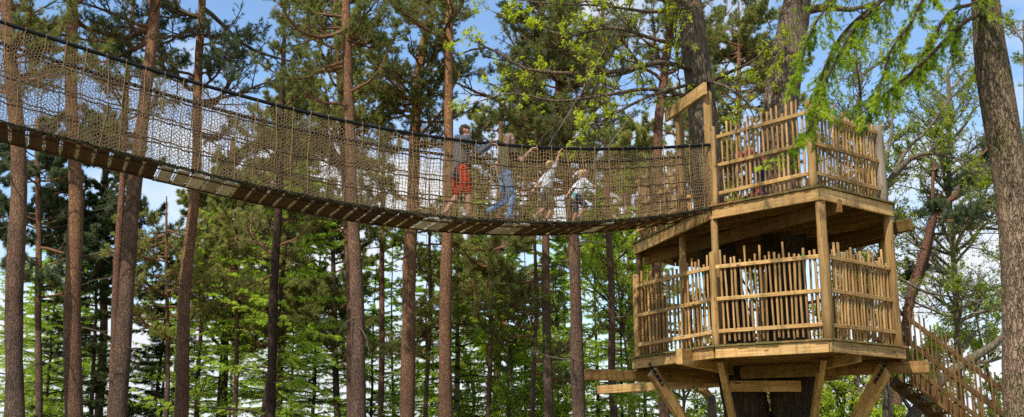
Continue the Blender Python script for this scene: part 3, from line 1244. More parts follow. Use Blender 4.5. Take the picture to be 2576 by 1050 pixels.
def person(label, s, w, h, J, cloth, hair, skin='skin', face=0.0, group=None, k=1.0, loc=None, rz=None, tilt=0.0, girth=1.0):
    """J: joints in metres for this person; x forward, y left, z up"""
    if loc is None:
        loc = bpt(np.array(s), w, zdeck(s) - .008)
        rz = math.atan2(-BD[1], -BD[0])
    R = thing('person', label, 'person', tuple(loc), group, rz)
    g = girth * h / 1.75
    caps = []
    P, Ch, Nk, Hd = J['pelvis'], J['chest'], J['neck'], J['head']
    hip = {sd_: J['hip_' + sd_] for sd_ in 'rl'}
    sh = {sd_: J['sh_' + sd_] for sd_ in 'rl'}
    caps += [(hip['r'], .095 * g, hip['l'], .095 * g), (P, .115 * g, (P + Ch) / 2, .11 * g), ((P + Ch) / 2, .11 * g, Ch, .125 * g),
             (sh['r'] * .75 + sh['l'] * .25 - A(0, 0, .05 * g), .09 * g, sh['l'] * .75 + sh['r'] * .25 - A(0, 0, .05 * g), .09 * g),
             (sh['r'], .055 * g, sh['l'], .055 * g), (Ch, .09 * g, Nk, .052 * g), (Nk, .05 * g, Hd, .052 * g)]
    for q in 'rl':
        el, wr, kn, an, to = (J[n + q] for n in ('el_', 'wr_', 'kn_', 'an_', 'to_'))
        caps += [(sh[q], .052 * g, el, .04 * g), (el, .04 * g, wr, .027 * g),
                 (hip[q], .088 * g, kn, .055 * g), (kn, .054 * g, kn * .6 + an * .4, .055 * g), (kn * .6 + an * .4, .055 * g, an, .035 * g),
                 (an, .037 * g, to, .030 * g), (an - (to - an) * .25 - A(0, 0, .02 * g), .034 * g, to, .028 * g)]
        d = wr - el
        hd, hn, ht = J.get('hand_' + q, (d, A(0, 0, -1), A(0, 1 if q == 'r' else -1, 0)))
        hand(caps, wr, hd, hn, ht, J.get('hk', 1.0) * h / 1.75, J.get('curl_' + q, .5))
    # head
    hs = J.get('hs', 1.0)
    f = A(math.cos(face), math.sin(face), -math.sin(tilt)); f /= np.linalg.norm(f)
    lf = A(-math.sin(face), math.cos(face), 0)
    up = np.cross(f, lf)
    c = Hd + up * .075 * hs
    caps += [(c - f * .022 * hs + up * .02 * hs, .088 * hs, c + f * .014 * hs + up * .012 * hs, .084 * hs),
             (c - up * .03 * hs + f * .02 * hs, .066 * hs, c - up * .085 * hs + f * .052 * hs, .036 * hs),
             (c + f * .088 * hs - up * .0 * hs, .011 * hs, c + f * .106 * hs - up * .035 * hs, .014 * hs),
             (c + f * .085 * hs - up * .068 * hs + lf * .016 * hs, .009 * hs, c + f * .085 * hs - up * .068 * hs - lf * .016 * hs, .009 * hs),
             (c + f * .082 * hs + up * .022 * hs + lf * .035 * hs, .010 * hs, c + f * .082 * hs + up * .022 * hs - lf * .035 * hs, .010 * hs)]
    for sg in (1, -1):
        caps.append((c + lf * sg * .085 * hs - up * .02 * hs - f * .01 * hs, .014 * hs, c + lf * sg * .09 * hs + up * .018 * hs - f * .018 * hs, .016 * hs))
    fuse('body', caps, M[skin], R, .0085, 2)
    for sg in (1, -1):
        e = c + f * .083 * hs + lf * sg * .032 * hs + up * .003 * hs
        fuse('eye', [(e, .011 * hs, e + f * .002, .011 * hs)], M['eye'], R, .004, 1)
    # hair
    hc = []
    style, hm = hair
    if style == 'none':
        pass
    else:
        hc += [(c - f * .034 * hs + up * .034 * hs, .092 * hs, c + f * .02 * hs + up * .045 * hs, .082 * hs),
               (c - f * .05 * hs - up * .01 * hs, .080 * hs, c - f * .05 * hs - up * .045 * hs, .062 * hs)]
        rg_ = random.Random(len(label))
        if style == 'curly':
            for _ in range(46):
                a, b = rg_.uniform(0, 6.28), rg_.uniform(.1, 1.5)
                dd = up * math.cos(b) + (f * math.cos(a) + lf * math.sin(a)) * math.sin(b)
                if dd @ f > .62: continue
                q = c - f * .012 * hs + up * .028 * hs + dd * .094 * hs
                hc.append((q, .017 * hs, q + dd * .012, .013 * hs))
        if style == 'long':
            for q, x in ((.075, -.02), (.04, -.055), (0, -.07), (-.04, -.055), (-.075, -.02)):
                a0 = c + lf * q * hs + f * x * hs + up * .03
                a1 = c + lf * q * 1.15 * hs + f * (x - .035) * hs - up * .16 * hs
                a2 = c + lf * q * 1.0 * hs + f * (x - .05) * hs - up * .34 * hs
                hc += [(a0, .04 * hs, a1, .036 * hs), (a1, .036 * hs, a2, .014 * hs)]
        if style == 'short':
            for _ in range(26):
                a, b = rg_.uniform(0, 6.28), rg_.uniform(.1, 1.35)
                dd = up * math.cos(b) + (f * math.cos(a) + lf * math.sin(a)) * math.sin(b)
                if dd @ f > .7: continue
                q = c - f * .012 * hs + up * .028 * hs + dd * .088 * hs
                hc.append((q, .014 * hs, q + dd * .012, .008 * hs))
        fuse('hair', hc, M[hm], R, .008, 2)

    def torso(o, low=0.0, hood=False):
        L_ = [(P * (1 - low) + Ch * low, (.125 + o) * g, (P + Ch) / 2, (.118 + o) * g), ((P + Ch) / 2, (.118 + o) * g, Ch, (.13 + o) * g),
              (sh['r'] * .8 + sh['l'] * .2 - A(0, 0, .05 * g), (.094 + o) * g, sh['l'] * .8 + sh['r'] * .2 - A(0, 0, .05 * g), (.094 + o) * g),
              (sh['r'], (.06 + o) * g, sh['l'], (.06 + o) * g), (Ch, (.09 + o) * g, Nk, (.056 + o) * g)]
        if hood:
            L_ += [(Nk - A(.07, .08, .02) * g, .055 * g, Nk - A(.07, -.08, .02) * g, .055 * g), (Nk - A(.10, 0, .0) * g, .07 * g, Nk - A(.11, 0, .12) * g, .05 * g)]
        return L_

    def sleeve(q, t, o):
        el, wr = J['el_' + q], J['wr_' + q]
        if t <= 1:
            return [(sh[q], (.058 + o) * g, sh[q] + (el - sh[q]) * t, (.052 + o) * g)]
        return [(sh[q], (.058 + o) * g, el, (.05 + o) * g), (el, (.05 + o) * g, el + (wr - el) * (t - 1), (.038 + o) * g)]

    def legs(t, o, flare=0.0):
        L_ = [(hip['r'], (.102 + o) * g, hip['l'], (.102 + o) * g), (P, (.118 + o) * g, P + (Ch - P) * .12, (.112 + o) * g)]
        for q in 'rl':
            kn, an = J['kn_' + q], J['an_' + q]
            if t <= 1:
                L_.append((hip[q], (.094 + o) * g, hip[q] + (kn - hip[q]) * t, (.074 + o + flare) * g))
            else:
                L_ += [(hip[q], (.094 + o) * g, kn, (.062 + o) * g), (kn, (.062 + o) * g, kn + (an - kn) * (t - 1), (.045 + o) * g)]
        return L_

    for item in cloth:
        kind = item[0]
        if kind == 'top':
            _, nm, mat, slv, o, low, hood = item
            fuse(nm, torso(o, low, hood) + sleeve('r', slv, o * .6) + sleeve('l', slv, o * .6), M[mat], R, .0105, 3)
        elif kind == 'bottom':
            _, nm, mat, t, o, fl = item
            fuse(nm, legs(t, o, fl), M[mat], R, .0105, 3)
        elif kind == 'shoes':
            for q in 'rl':
                an, to = J['an_' + q], J['to_' + q]
                heel = an - (to - an) * .28 - A(0, 0, .02 * g)
                fuse('shoe', [(an, .044 * g, to, .036 * g), (heel, .04 * g, to, .036 * g), (to, .036 * g, to + (to - an) * .12, .032 * g)], M[item[1]], R, .009, 2)
        elif kind == 'band':
            _, nm, mat = item
            a = P + (Ch - P) * .02
            fuse(nm, [(a - A(.02, .03, .02) * g, .13 * g, a + A(-.02, .02, .02) * g, .128 * g)], M[mat], R, .0105, 2)
    return R


def scl(J, k):
    return {n: (v * k if isinstance(v, np.ndarray) else (tuple(x for x in v) if isinstance(v, tuple) else v)) for n, v in J.items()}


def s_of(x):
    """arc position whose deck point shows at picture column x"""
    a, b = 0.0, SMAX
    for _ in range(40):
        m = (a + b) / 2
        if col_px(m) > x: a = m
        else: b = m
    return (a + b) / 2


man = dict(pelvis=A(0, 0, .97), chest=A(.03, 0, 1.30), neck=A(.05, 0, 1.49), head=A(.085, 0, 1.565),
           hip_r=A(0, -.085, .92), hip_l=A(0, .085, .92), sh_r=A(.04, -.19, 1.43), sh_l=A(.02, .19, 1.43),
           el_r=A(.22, -.28, 1.19), wr_r=A(.44, -.32, 1.36), el_l=A(.10, .30, 1.16), wr_l=A(.30, .30, 1.08),
           kn_r=A(.12, -.09, .50), an_r=A(.13, -.09, .09), to_r=A(.29, -.10, .035),
           kn_l=A(-.02, .09, .50), an_l=A(-.27, .09, .13), to_l=A(-.14, .10, .035),
           hand_r=(A(1, -.05, -.05), A(0, 0, -1), A(0, 1, 0)), curl_r=.75)
person('man in charcoal hoodie and red shorts holding the bridge handrail', s_of(1150), .36, 1.94, scl(man, 1.12),
       [('top', 'hoodie', 'hoodie', 1.85, .024, -.30, True), ('bottom', 'shorts', 'red_cloth', .82, .012, .012), ('shoes', 'shoe')],
       ('curly', 'hair_brown'), 'skin_tan', face=-.45, group='family crossing the rope bridge')
woman = dict(pelvis=A(0, 0, .93), chest=A(.05, 0, 1.23), neck=A(.07, 0, 1.40), head=A(.10, 0, 1.47),
             hip_r=A(0, -.085, .88), hip_l=A(0, .085, .88), sh_r=A(.06, -.16, 1.34), sh_l=A(.05, .16, 1.34),
             el_r=A(.21, -.25, 1.10), wr_r=A(.37, -.315, 1.32), el_l=A(-.06, .24, 1.10), wr_l=A(.02, .27, .88),
             kn_r=A(.10, -.08, .48), an_r=A(.04, -.08, .09), to_r=A(.20, -.08, .035),
             kn_l=A(.06, .09, .46), an_l=A(-.30, .09, .22), to_l=A(-.24, .09, .06),
             hand_r=(A(1, -.1, .1), A(0, 0, -1), A(0, 1, 0)), curl_r=.7)
person('woman with long light brown hair in olive top and blue jeans stepping forward', s_of(1262), .36, 1.84, scl(woman, 1.14),
       [('top', 't_shirt', 'olive', .62, .012, .0, False), ('bottom', 'jeans', 'denim', 1.9, .010, 0), ('shoes', 'shoe')],
       ('long', 'hair_long'), face=-.35, group='family crossing the rope bridge', girth=.92)
kid = dict(pelvis=A(0, 0, .62), chest=A(.06, 0, .83), neck=A(.08, 0, .955), head=A(.10, 0, 1.0),
           hip_r=A(0, -.06, .58), hip_l=A(0, .06, .58), sh_r=A(.07, -.115, .90), sh_l=A(.06, .115, .90),
           el_r=A(.13, -.17, 1.08), wr_r=A(.18, -.19, 1.27), el_l=A(-.06, .17, .76), wr_l=A(-.16, .19, .62),
           kn_r=A(.10, -.06, .33), an_r=A(-.02, -.06, .07), to_r=A(.10, -.06, .03),
           kn_l=A(.02, .06, .33), an_l=A(-.18, .06, .14), to_l=A(-.10, .06, .03),
           hand_r=(A(.5, -.1, .8), A(.6, 0, -.6), A(0, 1, 0)), curl_r=.8, hs=.86, hk=1.1)
person('fair-haired child in pale grey shirt reaching one arm up to the handrail', s_of(1358), .22, 1.36, scl(kid, 1.14),
       [('top', 't_shirt', 'pale_cloth', .7, .014, -.1, False), ('bottom', 'shorts', 'khaki', .95, .014, .014), ('shoes', 'shoe_light')],
       ('short', 'hair_blond'), face=.1, group='family crossing the rope bridge', girth=1.0)
kid2 = dict(pelvis=A(-.02, 0, .52), chest=A(.07, 0, .72), neck=A(.10, 0, .83), head=A(.125, 0, .87),
            hip_r=A(-.02, -.055, .49), hip_l=A(-.02, .055, .49), sh_r=A(.09, -.105, .79), sh_l=A(.09, .105, .79),
            el_r=A(.20, -.17, .68), wr_r=A(.37, -.15, .66), el_l=A(-.05, .17, .64), wr_l=A(-.12, .19, .55),
            kn_r=A(.14, -.055, .32), an_r=A(-.01, -.055, .14), to_r=A(.08, -.055, .09),
            kn_l=A(.0, .055, .27), an_l=A(-.06, .055, .065), to_l=A(.05, .055, .03), hs=.84, hk=1.1)
person('small blond child in white shirt and denim shorts running ahead', s_of(1442), .3, 1.17, scl(kid2, 1.14),
       [('top', 't_shirt', 'white_cloth', .9, .016, -.1, False), ('bottom', 'shorts', 'denim_dark', .9, .014, .012), ('band', 'waistband', 'teal_cloth'), ('shoes', 'shoe_light')],
       ('short', 'hair_blond'), face=-.2, group='family crossing the rope bridge')
bend = dict(pelvis=A(0, 0, .95), chest=A(.30, 0, 1.16), neck=A(.46, 0, 1.17), head=A(.54, 0, 1.13),
            hip_r=A(0, -.085, .90), hip_l=A(0, .085, .90), sh_r=A(.40, -.18, 1.15), sh_l=A(.40, .18, 1.15),
            el_r=A(.46, -.2, .86), wr_r=A(.56, -.16, .66), el_l=A(.46, .2, .86), wr_l=A(.56, .16, .66),
            kn_r=A(.08, -.1, .49), an_r=A(-.02, -.1, .09), to_r=A(.14, -.1, .035),
            kn_l=A(.04, .1, .49), an_l=A(-.1, .1, .09), to_l=A(.06, .1, .035))
pb = uC[:2] + eCN * .80 + (np.array([-eCN[1], eCN[0]]) if eCN[0] > 0 else 0) * .75
person('person in red top and dark jeans bending over behind the upper stake fence', 0, 0, 1.7, bend,
       [('top', 't_shirt', 'pink_cloth', .7, .016, -.05, False), ('bottom', 'jeans', 'denim_dark', 1.9, .01, 0), ('shoes', 'shoe')],
       ('curly', 'hair_brown'), loc=(pb[0], pb[1], ZU), rz=math.atan2(-eCN[1], -eCN[0]) - .15, tilt=.9)
bag = thing('backpack', 'red and white patterned backpack on the upper deck behind the stakes', 'backpack',
            (pb[0] - eCN[0] * .25 + .05, pb[1] - eCN[1] * .25 - .35, ZU))
fuse('bag', [(A(0, -.1, .13), .12, A(0, .1, .13), .12), (A(0, -.07, .30), .10, A(0, .07, .30), .10), (A(.08, -.05, .12), .08, A(.08, .05, .12), .08)], M['plaid'], bag, .012, 2)
fuse('strap', [(A(-.08, -.08, .34), .018, A(-.16, -.08, .22), .018), (A(-.16, -.08, .22), .018, A(-.12, -.08, .06), .018)], M['denim_dark'], bag, .008, 1)

# ------------------------------------------------------------------ trees
UPV = np.array([0, 0, 1.0])


def limbs(rng, P, D, L, R, n, wig, up, rtip=.3):
    """grow N limbs in n steps; returns points (n+1,N,3), dirs, radii (n+1,N)"""
    P, D = np.array(P, float), norm(np.array(D, float))
    L, R = np.asarray(L, float), np.asarray(R, float)
    pts, ds = [P], [D]
    upa = up if hasattr(up, '__len__') else [up] * n
    for i in range(n):
        D = norm(D + rng.normal(size=D.shape) * wig + UPV * upa[i])
        P = P + D * (L / n)[:, None]
        pts.append(P); ds.append(D)
    t = np.linspace(0, 1, n + 1)[:, None]
    rr = R[None] * (1 - t * (1 - rtip))
    return np.array(pts), np.array(ds), rr


def segs_of(pts, rr):
    return pts[:-1].reshape(-1, 3), pts[1:].reshape(-1, 3), rr[:-1].ravel(), rr[1:].ravel()


def shoots(rng, pts, ds, rr, L, i0, k, ang, lf, flat=.5, upb=0.1, tip=False):
    """k side limbs at every node from i0 on"""
    n = pts.shape[0] - 1
    idx = np.arange(i0, n + 1)
    P = np.repeat(pts[idx], k, 1).reshape(-1, 3)
    D = np.repeat(ds[idx], k, 1).reshape(-1, 3)
    R = np.repeat(rr[idx], k, 1).reshape(-1)
    t = np.repeat((idx / n)[:, None], pts.shape[1] * k, 1).reshape(-1)
    LL = np.tile(np.repeat(L, k), len(idx))
    side = norm(np.cross(D, UPV) + 1e-4)
    sg = rng.choice([-1.0, 1.0], len(P))
    rnd = norm(rng.normal(size=P.shape))
    lat = norm(side * sg[:, None] * flat + rnd * (1 - flat))
    lat = norm(lat - D * np.sum(lat * D, 1, keepdims=True))
    a = rng.uniform(*ang, len(P))
    D2 = norm(D * np.cos(a)[:, None] + lat * np.sin(a)[:, None] + UPV * upb)
    L2 = LL * rng.uniform(*lf, len(P)) * (1.15 - .75 * t)
    return P, D2, L2, R * .6


def needles(rng, P, D, k, L, w, spread, tint):
    """k thin triangles per tuft"""
    n = len(P)
    d = norm(np.repeat(D, k, 0) * (1 - spread) + rng.normal(size=(n * k, 3)) * spread)
    p = np.repeat(P, k, 0) + rng.normal(size=(n * k, 3)) * L * .15
    s = norm(np.cross(d, rng.normal(size=(n * k, 3))))
    l = L * rng.uniform(.7, 1.25, n * k)[:, None]
    V = np.stack([p - s * w * .5, p + s * w * .5, p + d * l], 1).reshape(-1, 3)
    T = np.repeat(np.repeat(tint, k), 3)
    Fc = np.arange(n * k * 3).reshape(-1, 3)
    return V, Fc, T


def leaves(rng, P, D, k, L, w, droop, tint):
    n = len(P)
    d = norm(np.repeat(D, k, 0) * .5 + rng.normal(size=(n * k, 3)) * .75 + np.array([0, 0, -droop]))
    p = np.repeat(P, k, 0) + rng.normal(size=(n * k, 3)) * L * .2
    s = norm(np.cross(d, UPV + rng.normal(size=(n * k, 3)) * .5))
    nn = np.cross(s, d)
    l = L * rng.uniform(.6, 1.2, n * k)[:, None]
    V = np.stack([p, p + d * l * .55 + s * w * l - nn * l * .08, p + d * l, p + d * l * .55 - s * w * l - nn * l * .08], 1).reshape(-1, 3)
    T = np.repeat(np.repeat(tint, k), 4)
    Fc = np.arange(n * k * 4).reshape(-1, 4)
    return V, Fc, T


def foliage_obj(name, V, Fc, T, mat, parent):
    me = raw_mesh(name, V - origin(parent), Fc, False, {'tint': ('FLOAT', np.clip(T, 0, 1))})
    o = link(name, me, M[mat], parent)
    return o


def along(rng, pts, m):
    """m random points along each limb, with directions"""
    n = pts.shape[0] - 1
    N = pts.shape[1]
    t = rng.uniform(.15, 1, (m, N)) * n
    i = np.minimum(t.astype(int), n - 1)
    f = (t - i)[..., None]
    j = np.arange(N)[None].repeat(m, 0)
    a, b = pts[i, j], pts[i + 1, j]
    return (a * (1 - f) + b * f).reshape(-1, 3), norm(b - a).reshape(-1, 3)


def trunk_path(px, Y, w0, w1, ztop, flare=True):
    """pixel path at depth Y, run down to the ground and up to ztop"""
    W_ = np.array([PD(x, y, Y) for x, y in px])
    b = W_[0] + (W_[0] - W_[1]) / (W_[1, 2] - W_[0, 2]) * W_[0, 2] if W_[0, 2] > 0 else W_[0]
    b = W_[0] + (W_[0] - W_[1]) * (W_[0, 2] / (W_[1, 2] - W_[0, 2]))
    top = W_[-1]
    pts = [b] + list(W_)
    r0, r1 = px2r(w0, Y), px2r(w1, Y)
    rs = [r0 * 1.06] + list(np.interp(np.linspace(0, 1, len(W_)), [0, 1], [r0, r1]))
    if ztop > top[2] + .5:
        d = (W_[-1] - W_[-2]) / (W_[-1, 2] - W_[-2, 2])
        pts.append(top + d * (ztop - top[2]) * np.array([.6, .6, 1])); rs.append(r1 * .35)
    Q = smooth_path(np.column_stack([np.array(pts), np.array(rs)]), .45)
    P, R = Q[:, :3], Q[:, 3].copy()
    rw = np.random.default_rng(int(abs(px[0][0]) * 7 + Y * 13))
    for _ in range(4):
        f_, ph = rw.uniform(.25, 1.3), rw.uniform(0, 6.3, 2)
        P[:, 0] += .028 / f_ ** .6 * np.sin(P[:, 2] * f_ + ph[0]) * .6
        P[:, 1] += .028 / f_ ** .6 * np.sin(P[:, 2] * f_ + ph[1]) * .6
    R *= 1 + .05 * np.sin(P[:, 2] * rw.uniform(1, 2.2) + 1) * rw.uniform(.3, 1)
    if flare:
        R *= 1 + .35 * np.exp(-P[:, 2] / .35)
    return P, np.maximum(R, .008)


def at_z(P, z):
    return np.stack([np.interp(z, P[:, 2], P[:, k]) for k in range(3)], -1)


def put_trunk(root, P, R, bark, seed, name='trunk', n=16):
    V, Fc = tube_arrays(P, R, n, .035, seed)
    return link(name, raw_mesh(name, V - origin(root), Fc, True), M[bark], root)


def pine_crown(root, seed, P0, D0, L0, R0, mat, dens=1.0, tuft=.11, nw=7, cool=0.0, limbmat='twig_red', nd=.018, wig=.16, tintm=.5):
    rng = np.random.default_rng(seed)
    p, d, r = limbs(rng, P0, D0, L0, R0, 7, wig, [.0, .02, .06, .1, .12, .12, .1], .25)
    sg = [segs_of(p, r)]
    P1, D1, L1, R1 = shoots(rng, p, d, r, L0, 2, 2, (.5, 1.2), (.24, .44), .55, .12)
    R1 = np.minimum(R1, .028)
    p1, d1, r1 = limbs(rng, P1, D1, L1, R1, 4, .2, .10, .35)
    sg.append(segs_of(p1, r1))
    k = 3
    P2, D2, L2, R2 = shoots(rng, p1, d1, r1, L1, 1, k, (.4, 1.25), (.26, .6), .35, .10)
    L2 = np.clip(L2, .12, .55)
    keep = rng.random(len(P2)) < dens
    P2, D2, L2, R2 = P2[keep], D2[keep], L2[keep], np.minimum(R2[keep], .011)
    p2, d2, r2 = limbs(rng, P2, D2, L2, R2, 2, .18, .12, .5)
    sg2 = segs_of(p2, r2)
    a = [np.concatenate(x) for x in zip(*sg)]
    N = len(P0)
    if N <= 18:
        id0 = np.tile(np.arange(N), 7)
        i1 = np.tile(np.repeat(np.arange(N), 2), 6)
        id1 = np.tile(i1, 4)
        ida = np.concatenate([id0, id1])
        for b in range(N):
            q = ida == b
            seg_obj('limb', a[0][q], a[1][q], a[2][q], a[3][q], 5, M[limbmat], root)
    else:
        seg_obj('limbs', a[0], a[1], a[2], a[3], 5, M[limbmat], root)
    seg_obj('twigs', *sg2, 3, M['twig'], root)
    m = 4
    tp, td = along(rng, p2, m)
    base = np.tile(rng.normal(tintm, .13, len(P2)), m)
    V, Fc, T = needles(rng, tp, norm(td + UPV * .25), nw, tuft, nd, .55, base + rng.normal(0, .09, len(tp)))
    foliage_obj('needles', V, Fc, T, mat, root)


def spread_boughs(rng, P, R, z0, z1, n, L, az=None, pitch=(.0, .45), taper=.5):
    z = np.sort(rng.uniform(z0, z1, n))
    base = at_z(P, z)
    a = rng.uniform(0, 2 * np.pi, n) if az is None else rng.uniform(az[0], az[1], n)
    pt = rng.uniform(*pitch, n)
    D = np.stack([np.cos(a) * np.cos(pt), np.sin(a) * np.cos(pt), np.sin(pt)], -1)
    LL = L * rng.uniform(.6, 1.15, n) * (1 - taper * (z - z0) / max(.1, z1 - z0))
    RR = np.clip(.018 * LL + .012, .02, .08)
    return base, D, LL, RR


PINES = 'tall scots pines standing behind the rope bridge'


def pine(label, px, Y, w0, w1, bark, seed, crown, mat='needle', ztop=21, extra=None, stubs=5, stubz=(4, 10), dens=.9, tuft=.085, nw=6, group=PINES,
         limbmat='twig_red', name='pine_tree', tintm=.5, nd=.013):
    P, R = trunk_path(px, Y, w0, w1, ztop)
    root = thing(name, label, 'tree', tuple(P[0]), group)
    put_trunk(root, P, R, bark, seed)
    rng = np.random.default_rng(seed)
    B = []
    for c in crown:
        B.append(spread_boughs(rng, P, R, *c[:4], **(c[4] if len(c) > 4 else {})))
    if extra:
        for (x0, y0, x1, y1, dy) in extra:      # a bough from a trunk point towards a place in the picture
            a, b = PD(x0, y0, Y), PD(x1, y1, Y + dy)
            a = at_z(P, np.array([a[2]]))[0]
            L_ = np.linalg.norm(b - a)
            B.append((a[None], norm(b - a)[None], np.array([L_]), np.array([min(.085, .02 * L_ + .02)])))
    Ps, Ds, Ls, Rs = (np.concatenate(x) for x in zip(*B))
    pine_crown(root, seed + 1, Ps, Ds, Ls, Rs, mat, dens, tuft, nw, limbmat=limbmat, tintm=tintm, nd=nd)
    if stubs:
        z = rng.uniform(stubz[0], stubz[1], stubs)
        a = rng.uniform(0, 6.28, stubs)
        b = at_z(P, z)
        D = np.stack([np.cos(a), np.sin(a), rng.uniform(-.25, .3, stubs)], -1)
        L_ = rng.uniform(.4, 1.7, stubs)
        p, d, r = limbs(rng, b, D, L_, np.full(stubs, .022), 5, .18, .0, .3)
        s1 = segs_of(p, r)
        P1, D1, L1, R1 = shoots(rng, p, d, r, L_, 2, 1, (.5, 1.1), (.2, .4), .4, 0)
        p1, d1, r1 = limbs(rng, P1, D1, L1, np.minimum(R1, .01), 3, .2, 0, .4)
        s2 = segs_of(p1, r1)
        q = [np.concatenate(x) for x in zip(s1, s2)]
        ida = np.concatenate([np.tile(np.arange(stubs), 5), np.tile(np.tile(np.arange(stubs), 4), 3)])
        for b in range(stubs):
            e = ida == b
            seg_obj('dead_branch', q[0][e], q[1][e], q[2][e], q[3][e], 4, M['twig'], root)
    return root


pine('thick grey-brown pine trunk at the far left edge', [(42, 1050), (38, 700), (43, 380), (24, 100), (14, -60)], 25.5, 49, 33, 'bark_pine', 1001,
     [(10.2, 15.5, 16, 2.4)], ztop=19, extra=[(20, 60, 150, 70, 2), (22, 90, 120, 130, -1), (15, 20, 210, 20, 3)], tintm=.55)
pine('orange-brown straight pine second from the left edge', [(181, 1050), (187, 600), (190, 400), (178, 0)], 27, 46, 30, 'bark_pine_warm', 1002,
     [(12.6, 16.5, 12, 2.6)], ztop=21, extra=[(182, 120, 20, 210, 4), (180, 40, 290, 90, 3)])
pine('leaning grey pine trunk, third large one from the left', [(293, 1050), (333, 560), (360, 350), (380, 100), (385, 0)], 28, 43, 27, 'bark_pine', 1003,
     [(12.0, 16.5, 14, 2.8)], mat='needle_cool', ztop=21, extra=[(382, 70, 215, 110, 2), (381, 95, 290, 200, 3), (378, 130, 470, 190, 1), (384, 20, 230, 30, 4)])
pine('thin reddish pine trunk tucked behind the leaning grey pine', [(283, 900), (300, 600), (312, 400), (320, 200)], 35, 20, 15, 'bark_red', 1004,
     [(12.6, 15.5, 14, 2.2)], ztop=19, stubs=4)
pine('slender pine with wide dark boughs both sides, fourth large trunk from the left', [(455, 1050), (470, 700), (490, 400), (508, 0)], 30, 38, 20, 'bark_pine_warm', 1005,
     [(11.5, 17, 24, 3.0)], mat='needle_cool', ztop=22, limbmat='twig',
     extra=[(497, 230, 330, 240, 2), (503, 60, 690, 150, -1), (500, 90, 640, 120, 2), (496, 260, 640, 300, 3), (492, 330, 600, 350, 3), (505, 40, 390, 30, 2), (505, 20, 720, 60, 4)])
pine('stout pine trunk lit on its bark left of the man', [(907, 1050), (893, 700), (876, 350), (868, 0)], 28, 43, 27, 'bark_pine', 1006,
     [(10.8, 16.5, 16, 2.4)], ztop=21, extra=[(868, 70, 700, 120, -2), (870, 160, 780, 260, 2), (868, 90, 950, 120, 2)])
pine('narrow red pine stem half hidden by the stout lit pine', [(884, 1050), (868, 450), (857, 200), (846, 0)], 34, 19, 16, 'bark_red', 1007,
     [(10.2, 17.5, 64, 2.7)], ztop=22, tintm=.62, dens=1.0)
pine('dark crooked pine with reddish upper stem, between the stout lit pine and the man', [(1026, 1050), (1036, 600), (1043, 350), (1060, 150), (1088, 0)], 32, 36, 20, 'bark_pine_warm', 1008,
     [(10.8, 16.5, 44, 2.6)], ztop=21, extra=[(1044, 195, 940, 140, -1), (1042, 300, 930, 255, 1), (1075, 60, 960, 30, 2)])
pine('straight sunlit pine trunk right behind the man', [(1122, 1050), (1126, 600), (1127, 250), (1129, 0)], 29.5, 38, 22, 'bark_pine_warm', 1009,
     [(13.2, 16.5, 12, 2.2)], ztop=21)
pine('thin bare pine trunk below the reaching child', [(1381, 1050), (1373, 620), (1366, 300), (1362, 120)], 36, 25, 17, 'bark_pine', 1010,
     [(10.5, 17.5, 40, 2.4)], ztop=20, stubs=9)
pine('dark pine trunk rising below and behind the running child', [(1458, 1050), (1436, 600), (1421, 330), (1408, 60), (1402, -60)], 31, 37, 19, 'bark_pine', 1011,
     [(9.2, 16.0, 80, 2.9)], mat='needle', ztop=21, extra=[(1418, 200, 1290, 120, 3), (1415, 260, 1200, 260, 4), (1410, 100, 1560, 60, 3), (1415, 120, 1570, 200, 3)], tintm=.42)
pine('thin grey-pink pine trunk just left of the lower deck beams', [(1547, 1050), (1531, 590), (1523, 300)], 38, 19, 13, 'bark_pine', 1012,
     [(15.5, 17, 16, 2.0)], ztop=22, stubs=8)
pine('thin red pine trunk between the stout lit pine and the dark crooked pine', [(955, 1050), (958, 740), (962, 500)], 40, 16, 13, 'bark_red', 1013,
     [(8.8, 14, 14, 1.7)], ztop=15, tintm=.6, stubs=3)
pine('dark brown pine with crooked red limbs under the middle of the bridge', [(680, 1050), (690, 650), (703, 450), (708, 300)], 36, 26, 18, 'bark_dark', 1014,
     [(7.0, 15.5, 26, 2.6)], ztop=18, extra=[(692, 640, 800, 625, 1), (690, 690, 590, 720, -1), (692, 640, 540, 640, 2)], tintm=.55, stubs=3)
pine('reddish pine stem seen left of the door frame behind the treehouse', [(1668, 1050), (1650, 420), (1672, 200), (1694, 0)], 33, 27, 22, 'bark_red', 1015,
     [(13.2, 17, 22, 2.6)], ztop=21)
# crown masses farther off
pine('bushy olive pine behind the bridge net left of the stout lit pine', [(690, 1050), (720, 600), (735, 250)], 46, 24, 12, 'bark_pine', 1021,
     [(6.0, 17.6, 88, 3.6, dict(taper=.6))], ztop=18, tuft=.14, nw=6, nd=.026, tintm=.66, dens=1.0, group='background pine crowns', stubs=0)
pine('bushy olive pine behind the net at the left third', [(560, 1050), (575, 600), (585, 350)], 48, 22, 12, 'bark_pine', 1022,
     [(6.2, 14.6, 72, 3.6, dict(taper=.5))], ztop=15, tuft=.14, nw=6, nd=.026, tintm=.6, dens=1.0, group='background pine crowns', stubs=0)
pine('dark pine crown seen through the net between the second and third trunks', [(250, 1050), (262, 600), (268, 300)], 44, 22, 12, 'bark_pine', 1023,
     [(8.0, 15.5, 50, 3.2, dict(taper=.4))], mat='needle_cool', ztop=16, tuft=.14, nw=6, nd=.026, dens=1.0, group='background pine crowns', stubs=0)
pine('dark pine crown seen through the net at the far left', [(100, 1050), (96, 600), (92, 300)], 42, 20, 12, 'bark_pine', 1024,
     [(7.5, 14.5, 34, 3.0, dict(taper=.4))], mat='needle_cool', ztop=15, tuft=.14, nw=6, nd=.026, dens=1.0, group='background pine crowns', stubs=0)
